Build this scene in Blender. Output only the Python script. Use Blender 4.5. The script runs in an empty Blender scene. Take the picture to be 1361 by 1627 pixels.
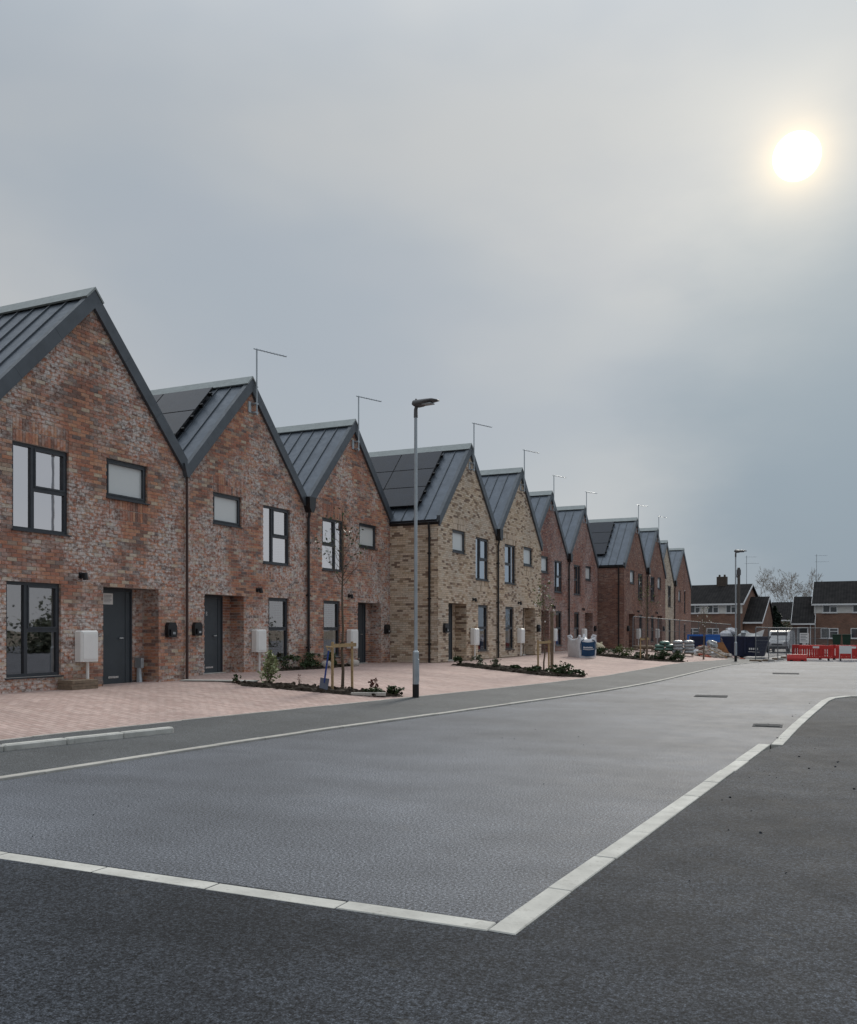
import bpy, math, random
from mathutils import Vector, Matrix
R = random.Random(7)
rad = math.radians
sc = bpy.context.scene
col = sc.collection

# ------------------------------------------------------------------ camera
cam = bpy.data.cameras.new('camera'); cam_o = bpy.data.objects.new('camera', cam); col.objects.link(cam_o)
cam_o.location = (0, 0, 1.6); cam_o.rotation_euler = (rad(90), 0, rad(25.1))
cam.sensor_fit = 'HORIZONTAL'; cam.sensor_width = 36; cam.lens = 38.88
cam.shift_y = 0.137; cam.clip_start = 0.05; cam.clip_end = 3000
sc.camera = cam_o

# ------------------------------------------------------------------ light, sky, exposure
SUN_AZ, SUN_EL = rad(3.4), rad(25.4)           # degrees left of +Y (street direction), elevation
sun_dir = Vector((-math.sin(SUN_AZ)*math.cos(SUN_EL), math.cos(SUN_AZ)*math.cos(SUN_EL), math.sin(SUN_EL)))
sl = bpy.data.lights.new('sun', 'SUN'); sl.energy = 1.5; sl.angle = rad(11); sl.color = (1, .93, .82)
so = bpy.data.objects.new('sun', sl); col.objects.link(so); so.location = (0, 40, 60)
so.rotation_euler = sun_dir.to_track_quat('Z', 'Y').to_euler()
sc.view_settings.view_transform = 'Standard'; sc.view_settings.look = 'None'
sc.view_settings.exposure = 0.58; sc.view_settings.gamma = 1; sc.view_settings.use_curve_mapping = False

def nn(nt, typ, **kw):
    n = nt.nodes.new(typ)
    for k, v in kw.items():
        if k.startswith('i_'):
            key = k[2:]; key = int(key) if key.isdigit() else key
            n.inputs[key].default_value = v
        else: setattr(n, k, v)
    return n
def link(nt, a, b): nt.links.new(a, b)

def build_world():
    w = bpy.data.worlds.new('World'); sc.world = w; w.use_nodes = True
    nt = w.node_tree; nt.nodes.clear()
    L = lambda a, b: nt.links.new(a, b)
    def math_(op, a, b=None, c=None, clamp=False):
        n = nt.nodes.new('ShaderNodeMath'); n.operation = op; n.use_clamp = clamp
        for i, v in enumerate((a, b, c)):
            if v is None: continue
            if isinstance(v, (int, float)): n.inputs[i].default_value = v
            else: L(v, n.inputs[i])
        return n.outputs[0]
    def mix(f, a, b):
        n = nt.nodes.new('ShaderNodeMix'); n.data_type = 'RGBA'
        if isinstance(f, (int, float)): n.inputs[0].default_value = f
        else: L(f, n.inputs[0])
        for i, v in ((6, a), (7, b)):
            if isinstance(v, tuple): n.inputs[i].default_value = (*v, 1)
            else: L(v, n.inputs[i])
        return n.outputs[2]
    def sstep(v, a, b):
        n = nt.nodes.new('ShaderNodeMapRange'); n.interpolation_type = 'SMOOTHSTEP'
        L(v, n.inputs[0]); n.inputs[1].default_value = a; n.inputs[2].default_value = b
        return n.outputs[0]
    tc = nt.nodes.new('ShaderNodeTexCoord')
    nv = nt.nodes.new('ShaderNodeVectorMath'); nv.operation = 'NORMALIZE'; L(tc.outputs['Generated'], nv.inputs[0])
    d = nv.outputs[0]
    sep = nt.nodes.new('ShaderNodeSeparateXYZ'); L(d, sep.inputs[0])
    def dot(v):
        n = nt.nodes.new('ShaderNodeVectorMath'); n.operation = 'DOT_PRODUCT'; L(d, n.inputs[0]); n.inputs[1].default_value = v
        return n.outputs['Value']
    # clouds: broad soft noise
    mp = nt.nodes.new('ShaderNodeMapping'); mp.inputs['Scale'].default_value = (1.0, 1.0, 2.2); L(d, mp.inputs[0])
    def noise(scale, detail, rough, off):
        m2 = nt.nodes.new('ShaderNodeVectorMath'); m2.operation = 'ADD'; L(mp.outputs[0], m2.inputs[0]); m2.inputs[1].default_value = off
        n = nt.nodes.new('ShaderNodeTexNoise'); n.inputs['Scale'].default_value = scale
        n.inputs['Detail'].default_value = detail; n.inputs['Roughness'].default_value = rough
        L(m2.outputs[0], n.inputs['Vector']); return n.outputs[0]
    n1 = noise(1.7, 4, .5, (3.1, .4, 1.7)); n2 = noise(4.5, 5, .55, (7.3, 2.1, .2))
    el = sep.outputs[2]
    cl = mix(sstep(n1, .32, .68), (.262, .295, .332), (.345, .358, .368))
    cl = mix(math_('MULTIPLY', sstep(n2, .45, .75), .28), cl, (.275, .30, .34))
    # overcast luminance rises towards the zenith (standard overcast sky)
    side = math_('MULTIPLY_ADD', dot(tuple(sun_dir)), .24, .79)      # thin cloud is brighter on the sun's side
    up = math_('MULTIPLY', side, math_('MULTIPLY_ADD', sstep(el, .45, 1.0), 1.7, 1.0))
    # horizon lighter
    cl = mix(math_('MULTIPLY', sstep(el, .30, .02), .45), cl, (.365, .382, .385))
    # the blue gap low beyond the end of the street
    gap = Vector((.14, .98, .12)).normalized()
    g = math_('ADD', dot(gap), math_('MULTIPLY_ADD', n2, .05, -.025))
    gm = sstep(g, .905, .985)
    sky = nt.nodes.new('ShaderNodeTexSky'); sky.sky_type = 'NISHITA'; sky.sun_disc = False
    sky.sun_elevation = SUN_EL; sky.sun_rotation = -SUN_AZ; sky.air_density = 1.3; sky.dust_density = 2.0
    skm = nt.nodes.new('ShaderNodeMix'); skm.data_type = 'RGBA'; skm.blend_type = 'MULTIPLY'; skm.inputs[0].default_value = 1
    L(sky.outputs[0], skm.inputs[6]); skm.inputs[7].default_value = (.07, .07, .07, 1)
    blue = mix(.02, (.140, .194, .248), skm.outputs[2])
    cl = mix(gm, cl, blue)
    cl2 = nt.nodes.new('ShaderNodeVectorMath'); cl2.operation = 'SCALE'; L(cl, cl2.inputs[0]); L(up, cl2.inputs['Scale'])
    # sun through thin cloud: glow and disc
    sd = dot(tuple(sun_dir))
    ang = math_('MULTIPLY', math_('ARCCOSINE', math_('MINIMUM', sd, .999999)), 180/math.pi)
    wob = math_('ADD', ang, math_('MULTIPLY_ADD', n2, 1.2, -.6))
    glow = math_('MULTIPLY', math_('EXPONENT', math_('DIVIDE', wob, -8.0)), .22)
    glow2 = math_('MULTIPLY', math_('EXPONENT', math_('DIVIDE', math_('MAXIMUM', math_('SUBTRACT', ang, 1.05), 0), -.9)), .30)
    disc = math_('MULTIPLY', sstep(ang, 1.22, 1.02), 3.0)
    def tint(v, c):
        n = nt.nodes.new('ShaderNodeVectorMath'); n.operation = 'SCALE'; n.inputs[0].default_value = c; L(v, n.inputs['Scale']); return n.outputs[0]
    def add(a, b):
        n = nt.nodes.new('ShaderNodeVectorMath'); n.operation = 'ADD'; L(a, n.inputs[0]); L(b, n.inputs[1]); return n.outputs[0]
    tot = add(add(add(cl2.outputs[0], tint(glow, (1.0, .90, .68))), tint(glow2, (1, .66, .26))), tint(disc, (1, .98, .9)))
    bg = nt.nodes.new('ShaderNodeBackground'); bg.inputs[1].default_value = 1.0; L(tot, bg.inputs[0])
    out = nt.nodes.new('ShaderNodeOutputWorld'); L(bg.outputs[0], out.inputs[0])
build_world()

# ------------------------------------------------------------------ materials
M = {}
def new_mat(name):
    m = bpy.data.materials.new(name); m.use_nodes = True; nt = m.node_tree
    b = nt.nodes['Principled BSDF']; M[name] = m
    return m, nt, b
def pos(nt): return nt.nodes.new('ShaderNodeNewGeometry').outputs['Position']
def noise(nt, vec, scale, detail=3, rough=.55, vs=None):
    if vs:
        mp = nt.nodes.new('ShaderNodeMapping'); mp.inputs['Scale'].default_value = vs; nt.links.new(vec, mp.inputs[0]); vec = mp.outputs[0]
    n = nt.nodes.new('ShaderNodeTexNoise'); n.inputs['Scale'].default_value = scale
    n.inputs['Detail'].default_value = detail; n.inputs['Roughness'].default_value = rough
    nt.links.new(vec, n.inputs['Vector']); return n.outputs[0]
def ramp(nt, fac, stops, interp='LINEAR'):
    r = nt.nodes.new('ShaderNodeValToRGB'); r.color_ramp.interpolation = interp
    e = r.color_ramp.elements
    while len(e) < len(stops): e.new(.5)
    for el, (p, c) in zip(e, stops):
        el.position = p; el.color = (*c, 1) if isinstance(c, tuple) else (c, c, c, 1)
    nt.links.new(fac, r.inputs[0]); return r.outputs[0]
def mixc(nt, f, a, b, mode='MIX'):
    n = nt.nodes.new('ShaderNodeMix'); n.data_type = 'RGBA'; n.blend_type = mode
    if isinstance(f, (int, float)): n.inputs[0].default_value = f
    else: nt.links.new(f, n.inputs[0])
    for i, v in ((6, a), (7, b)):
        if isinstance(v, tuple): n.inputs[i].default_value = (*v, 1)
        else: nt.links.new(v, n.inputs[i])
    return n.outputs[2]
def mathn(nt, op, a, b):
    n = nt.nodes.new('ShaderNodeMath'); n.operation = op
    for i, v in enumerate((a, b)):
        if isinstance(v, (int, float)): n.inputs[i].default_value = v
        else: nt.links.new(v, n.inputs[i])
    return n.outputs[0]
def bump(nt, b, h, strength=.3, dist=.02):
    n = nt.nodes.new('ShaderNodeBump'); n.inputs['Strength'].default_value = strength; n.inputs['Distance'].default_value = dist
    nt.links.new(h, n.inputs['Height']); nt.links.new(n.outputs[0], b.inputs['Normal'])
def plain(name, c, rough=.6, metal=0., var=.12, scale=6., spec=.5, bmp=0.):
    m, nt, b = new_mat(name); p = pos(nt)
    n = noise(nt, p, scale, 4, .6)
    lo = tuple(x*(1-var) for x in c); hi = tuple(min(1, x*(1+var)) for x in c)
    nt.links.new(ramp(nt, n, [(.3, lo), (.7, hi)]), b.inputs['Base Color'])
    n2 = noise(nt, p, scale*3, 3)
    nt.links.new(ramp(nt, n2, [(.3, max(.03, rough-.08)), (.7, min(1, rough+.08))]), b.inputs['Roughness'])
    b.inputs['Metallic'].default_value = metal; b.inputs['Specular IOR Level'].default_value = spec
    if bmp: bump(nt, b, noise(nt, p, scale*8, 4), bmp, .01)
    return m

def stone_mat(name, c):
    m, nt, b = new_mat(name); p = pos(nt)
    oi = nt.nodes.new('ShaderNodeObjectInfo')
    cc = ramp(nt, noise(nt, p, 4, 5, .65), [(.3, tuple(x*.78 for x in c)), (.7, tuple(x*1.15 for x in c))])
    cc = mixc(nt, 1., cc, ramp(nt, oi.outputs['Random'], [(0, .93), (1, 1.06)]), 'MULTIPLY')
    cc = mixc(nt, ramp(nt, noise(nt, p, 16, 5, .7), [(.55, 0.), (.72, .55)]), cc, (.17, .16, .145))
    nt.links.new(cc, b.inputs['Base Color']); b.inputs['Roughness'].default_value = .9; b.inputs['Specular IOR Level'].default_value = .25
    bump(nt, b, noise(nt, p, 40, 4, .7), .4, .008)
def brick_mat(name, stops, white=.0, wcol=(.60, .55, .52), dark=.0):
    m, nt, b = new_mat(name); p = pos(nt)
    at = nt.nodes.new('ShaderNodeAttribute'); at.attribute_name = 'rnd'
    c = ramp(nt, at.outputs['Fac'], stops, 'CONSTANT')
    n = noise(nt, p, 22, 4, .65)
    c = mixc(nt, .55, c, ramp(nt, n, [(.3, .55), (.7, 1.3)]), 'MULTIPLY')
    big = noise(nt, p, .55, 3, .5)
    c = mixc(nt, ramp(nt, big, [(.4, 0.), (.65, .5)]), c, mixc(nt, 1., c, (.72, .78, .90), 'MULTIPLY'))
    if white:
        big2 = noise(nt, p, .62, 4, .6, (1, 1, .8))
        fine = noise(nt, p, 11, 5, .7, (1, 1, 1.6))
        msk = mathn(nt, 'MULTIPLY', ramp(nt, big2, [(.42, .10), (.56, 1.)]), ramp(nt, fine, [(.42, 0.), (.60, 1.)]))
        c = mixc(nt, mathn(nt, 'MULTIPLY', msk, white), c, wcol)
    nt.links.new(c, b.inputs['Base Color']); b.inputs['Roughness'].default_value = .88
    b.inputs['Specular IOR Level'].default_value = .25
    bump(nt, b, noise(nt, p, 60, 4, .7), .35, .006)
    return m
red = [(0, (.45, .195, .125)), (.16, (.52, .24, .145)), (.30, (.34, .16, .11)), (.44, (.54, .285, .175)), (.57, (.23, .13, .10)),
       (.68, (.36, .20, .145)), (.79, (.42, .29, .21)), (.87, (.27, .20, .17)), (.93, (.56, .45, .33)), (.97, (.18, .13, .12))]
brick_mat('brick_red', red, .95, (.68, .645, .62))
buff = [(0, (.64, .515, .385)), (.2, (.72, .595, .46)), (.4, (.56, .435, .31)), (.55, (.67, .555, .43)), (.70, (.36, .27, .19)),
        (.78, (.70, .61, .49)), (.88, (.24, .17, .13)), (.95, (.44, .31, .22))]
brick_mat('brick_buff', buff, .12, (.66, .60, .50))
purp = [(0, (.30, .145, .115)), (.2, (.35, .175, .13)), (.4, (.24, .125, .105)), (.6, (.38, .21, .16)), (.75, (.20, .115, .10)), (.88, (.30, .20, .17)), (.95, (.42, .31, .26))]
brick_mat('brick_plum', purp, .62, (.52, .47, .46))
brown = [(0, (.26, .135, .10)), (.25, (.30, .16, .115)), (.5, (.22, .115, .09)), (.7, (.33, .19, .14)), (.85, (.19, .11, .09)), (.95, (.36, .25, .20))]
brick_mat('brick_brown', brown, .2)
cream = [(0, (.60, .52, .40)), (.3, (.66, .58, .46)), (.6, (.54, .45, .34)), (.85, (.42, .33, .25))]
brick_mat('brick_cream', cream, .15)
def mortar_mat(name, c):
    plain(name, c, .95, 0, .18, 9, .2)
mortar_mat('mortar_red', (.62, .57, .52)); mortar_mat('mortar_buff', (.30, .24, .18)); mortar_mat('mortar_dark', (.30, .25, .22))
def flat_brick(name, c1, c2, mo):
    m, nt, b = new_mat(name); tc = nt.nodes.new('ShaderNodeTexCoord')
    sp = nt.nodes.new('ShaderNodeSeparateXYZ'); nt.links.new(tc.outputs['Object'], sp.inputs[0])
    cb = nt.nodes.new('ShaderNodeCombineXYZ'); nt.links.new(mathn(nt, 'ADD', sp.outputs[0], sp.outputs[1]), cb.inputs[0]); nt.links.new(sp.outputs[2], cb.inputs[1])
    t = nt.nodes.new('ShaderNodeTexBrick'); nt.links.new(cb.outputs[0], t.inputs[0])
    t.inputs['Scale'].default_value = 1; t.inputs['Brick Width'].default_value = .225; t.inputs['Row Height'].default_value = .075
    t.inputs['Mortar Size'].default_value = .006; t.inputs['Bias'].default_value = 0
    t.inputs['Color1'].default_value = (*c1, 1); t.inputs['Color2'].default_value = (*c2, 1); t.inputs['Mortar'].default_value = (*mo, 1)
    c = mixc(nt, .6, t.outputs[0], ramp(nt, noise(nt, pos(nt), 1.2, 4, .6), [(.3, .6), (.7, 1.2)]), 'MULTIPLY')
    nt.links.new(c, b.inputs['Base Color']); b.inputs['Roughness'].default_value = .9
    bump(nt, b, t.outputs['Fac'], -.2, .01)
flat_brick('flat_red', (.36, .15, .09), (.22, .11, .08), (.42, .36, .31))
flat_brick('flat_buff', (.55, .43, .29), (.35, .25, .17), (.40, .33, .25))
flat_brick('flat_brown', (.27, .12, .08), (.20, .10, .07), (.30, .25, .22))
flat_brick('old_brick', (.27, .135, .088), (.19, .10, .072), (.28, .23, .19))

def asphalt(name, c, speck, patch, rough=.82, spec=.4, dusty=.2):
    m, nt, b = new_mat(name); p = pos(nt)
    f1 = noise(nt, p, 55, 3, .75); f2 = noise(nt, p, 120, 2, .6); bg = noise(nt, p, .35, 5, .62); st = noise(nt, p, 1.0, 5, .6, (.35, 1.1, 1)); md = noise(nt, p, 2.6, 5, .65)
    cc = ramp(nt, f1, [(.34, tuple(x*(1-speck) for x in c)), (.5, c), (.66, tuple(x*(1+speck*1.8) for x in c))])
    cc = mixc(nt, .7, cc, ramp(nt, f2, [(.38, .40), (.5, .95), (.64, 2.1)]), 'MULTIPLY')
    cc = mixc(nt, patch, cc, ramp(nt, bg, [(.32, .62), (.5, 1.), (.68, 1.45)]), 'MULTIPLY')
    cc = mixc(nt, patch*.8, cc, ramp(nt, st, [(.3, .75), (.7, 1.3)]), 'MULTIPLY')
    dust = mathn(nt, 'MULTIPLY', ramp(nt, md, [(.60, 0.), (.74, 1.)]), ramp(nt, bg, [(.44, 0.), (.6, dusty)]))
    cc = mixc(nt, dust, cc, (.24, .23, .21))
    nt.links.new(cc, b.inputs['Base Color'])
    nt.links.new(ramp(nt, md, [(.3, rough-.03), (.7, min(1, rough+.03))]), b.inputs['Roughness'])
    b.inputs['Specular IOR Level'].default_value = spec
    hb = mathn(nt, 'ADD', f1, mathn(nt, 'MULTIPLY', f2, .6))
    bump(nt, b, hb, .10, .005)
asphalt('asphalt_road', (.088, .097, .113), .8, .6, .78, .26, .2)
asphalt('asphalt_footway', (.072, .078, .083), .4, .5, .85, .3, .45)
asphalt('asphalt_new', (.0265, .0310, .0385), .85, 1., .88, .16, .30)
asphalt('asphalt_new_b', (.0290, .0335, .0410), .85, 1., .88, .16, .30)
stone_mat('concrete', (.44, .43, .40))
stone_mat('concrete_white', (.52, .52, .49))
def paving():
    m, nt, b = new_mat('paving'); p = pos(nt)
    mp = nt.nodes.new('ShaderNodeMapping'); mp.inputs['Rotation'].default_value = (0, 0, rad(3)); nt.links.new(p, mp.inputs[0])
    t = nt.nodes.new('ShaderNodeTexBrick'); nt.links.new(mp.outputs[0], t.inputs[0])
    t.inputs['Scale'].default_value = 1; t.inputs['Brick Width'].default_value = .205; t.inputs['Row Height'].default_value = .105
    t.inputs['Mortar Size'].default_value = .006; t.inputs['Mortar Smooth'].default_value = .3
    t.inputs['Color1'].default_value = (.50, .385, .352, 1); t.inputs['Color2'].default_value = (.42, .305, .275, 1); t.inputs['Mortar'].default_value = (.24, .19, .165, 1)
    c = mixc(nt, .8, t.outputs[0], ramp(nt, noise(nt, p, .7, 5, .6, (.5, 1.4, 1)), [(.3, .82), (.7, 1.18)]), 'MULTIPLY')
    c = mixc(nt, .5, c, ramp(nt, noise(nt, p, 7, 4, .6), [(.3, .75), (.7, 1.25)]), 'MULTIPLY')
    sand = ramp(nt, noise(nt, p, 1.3, 5, .65), [(.58, 0.), (.78, .3)])
    c = mixc(nt, sand, c, (.52, .44, .38))
    nt.links.new(c, b.inputs['Base Color']); b.inputs['Roughness'].default_value = .9; b.inputs['Specular IOR Level'].default_value = .25
    bump(nt, b, mathn(nt, 'ADD', mathn(nt, 'MULTIPLY', t.outputs['Fac'], -1), mathn(nt, 'MULTIPLY', noise(nt, p, 9, 4), .6)), .5, .01)
paving()
plain('ground_dirt', (.16, .14, .11), .95, 0, .35, .8, .2)
plain('soil', (.035, .027, .02), .97, 0, .5, 14, .2, .6)
plain('roof_metal', (.108, .130, .160), .42, .35, .14, 2.5, .5)
plain('roof_trim', (.085, .100, .117), .42, .3, .14, 3, .5)
plain('ridge_metal', (.27, .30, .30), .5, .3, .1, 4, .5)
plain('solar_cell', (.010, .016, .030), .12, 0, .2, 3, .28)
plain('solar_frame', (.012, .012, .014), .4, .2, .1, 5)
plain('frame_grey', (.035, .042, .052), .42, 0, .12, 5, .5)
plain('door_grey', (.045, .058, .070), .42, 0, .10, 3, .5)
plain('gutter_black', (.012, .012, .014), .35, 0, .2, 6)
plain('pipe_brown', (.055, .030, .026), .5, 0, .2, 6)
plain('plastic_black', (.010, .011, .014), .38, 0, .2, 8)
plain('plastic_white', (.82, .83, .82), .45, 0, .02, 6)
plain('steel', (.62, .63, .64), .28, .9, .08, 8)
plain('galvanised', (.42, .47, .51), .42, .55, .10, 5)
plain('lantern_grey', (.10, .10, .105), .5, .2, .15, 6)
plain('paint_black', (.008, .008, .010), .45)
plain('timber', (.42, .30, .165), .85, 0, .25, 12, .3, .3)
plain('timber_weathered', (.22, .17, .125), .88, 0, .25, 12, .3, .3)
plain('bark', (.075, .060, .045), .92, 0, .35, 25, .2, .5)
plain('bark_mid', (.12, .095, .072), .92, 0, .3, 25, .2, .4)
plain('bark_pale', (.17, .13, .10), .92, 0, .3, 25, .2, .4)
plain('twig_grey', (.26, .23, .20), .95, 0, .2, 3, .1)
plain('rubber', (.012, .012, .012), .7)
def leaf(name, c, c2):
    m, nt, b = new_mat(name); 
    at = nt.nodes.new('ShaderNodeAttribute'); at.attribute_name = 'rnd'
    nt.links.new(ramp(nt, at.outputs['Fac'], [(0, c), (1, c2)]), b.inputs['Base Color'])
    b.inputs['Roughness'].default_value = .55; b.inputs['Transmission Weight'].default_value = 0
    b.inputs['Specular IOR Level'].default_value = .35
leaf('leaf_fresh', (.075, .11, .03), (.14, .17, .06))
leaf('leaf_dark', (.025, .045, .018), (.055, .085, .03))
leaf('leaf_variegated', (.10, .15, .05), (.52, .54, .33))
leaf('leaf_conifer', (.008, .018, .012), (.022, .04, .022))
leaf('leaf_red', (.10, .03, .025), (.17, .06, .04))
leaf('leaf_grey', (.10, .12, .085), (.17, .18, .12))
leaf('blossom', (.75, .72, .70), (.85, .83, .80))
plain('blue_paint', (.02, .055, .26), .45, 0, .15, 9)
plain('spade_steel', (.17, .20, .26), .5, .6, .25, 12)
plain('bag_white', (.66, .68, .72), .7, 0, .10, 9, .3, .4)
plain('bag_blue', (.012, .05, .12), .65, 0, .12, 8, .3, .3)
plain('sack_cream', (.60, .54, .40), .8, 0, .15, 8, .3, .3)
plain('wrap_grey', (.36, .39, .41), .25, 0, .3, 6, .6, .5)
plain('wrap_green', (.12, .24, .20), .3, 0, .3, 6)
plain('bright_blue', (.02, .14, .52), .5, 0, .12, 6)
plain('skip_navy', (.010, .018, .055), .55, 0, .25, 5)
plain('rust_board', (.26, .12, .045), .75, 0, .3, 6)
plain('barrier_red', (.55, .035, .03), .5, 0, .12, 6)
plain('barrier_red_b', (.40, .03, .028), .55, 0, .15, 6)
plain('rubble', (.46, .42, .38), .9, 0, .3, 10, .2, .4)
plain('rubble_red', (.38, .11, .07), .9, 0, .3, 10, .2, .4)
plain('white_render', (.72, .71, .67), .85, 0, .10, 3)
plain('white_upvc', (.78, .79, .80), .4, 0, .04, 6)
plain('car_white', (.66, .68, .70), .25, 0, .06, 4, .6)
plain('dark_void', (.010, .010, .011), .8)
plain('green_bin', (.012, .045, .025), .5)
plain('paper', (.80, .80, .78), .8, 0, .03, 20)
plain('ink', (.12, .13, .16), .8)
plain('wire', (.16, .175, .19), .65, .2, .1, 5)
plain('iron', (.080, .083, .087), .95, 0, .3, 20, .05)
def tiles_mat():
    m, nt, b = new_mat('old_tiles'); tc = nt.nodes.new('ShaderNodeTexCoord'); p = tc.outputs['Object']
    w = nt.nodes.new('ShaderNodeTexWave'); w.bands_direction = 'X'; w.inputs['Scale'].default_value = 1.0; nt.links.new(p, w.inputs[0])
    c = ramp(nt, noise(nt, p, 1.6, 4, .6), [(.3, (.016, .016, .017)), (.7, (.036, .034, .034))])
    c = mixc(nt, .5, c, ramp(nt, w.outputs[0], [(0, .6), (1, 1.2)]), 'MULTIPLY')
    nt.links.new(c, b.inputs['Base Color']); b.inputs['Roughness'].default_value = .92; b.inputs['Specular IOR Level'].default_value = .15
tiles_mat()
def glass(name, refl, tint, rough=.015):
    m, nt, b = new_mat(name)
    b.inputs['Base Color'].default_value = (*tint, 1); b.inputs['Roughness'].default_value = .3
    g = nt.nodes.new('ShaderNodeBsdfGlossy'); g.inputs['Roughness'].default_value = rough; g.inputs['Color'].default_value = (.97, .94, .96, 1)
    n = noise(nt, pos(nt), 1.6, 2); bp = nt.nodes.new('ShaderNodeBump'); bp.inputs['Strength'].default_value = .025; bp.inputs['Distance'].default_value = .02
    nt.links.new(n, bp.inputs['Height']); nt.links.new(bp.outputs[0], g.inputs['Normal'])
    t = nt.nodes.new('ShaderNodeBsdfTransparent'); t.inputs[0].default_value = (.75, .78, .78, 1)
    ms = nt.nodes.new('ShaderNodeMixShader'); ms.inputs[0].default_value = refl
    nt.links.new(t.outputs[0], ms.inputs[1]); nt.links.new(g.outputs[0], ms.inputs[2])
    nt.links.new(ms.outputs[0], nt.nodes['Material Output'].inputs[0])
glass('glass', .76, (.02, .02, .02)); glass('glass_low', .36, (.02, .02, .02))
def frosted():
    m, nt, b = new_mat('glass_frosted'); b.inputs['Base Color'].default_value = (.66, .69, .69, 1); b.inputs['Roughness'].default_value = .22
    b.inputs['Specular IOR Level'].default_value = .8
    bump(nt, b, noise(nt, pos(nt), 30, 3), .05, .005)
frosted()
plain('room_wall', (.30, .29, .27), .9); plain('room_floor', (.2, .17, .14), .9)

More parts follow.
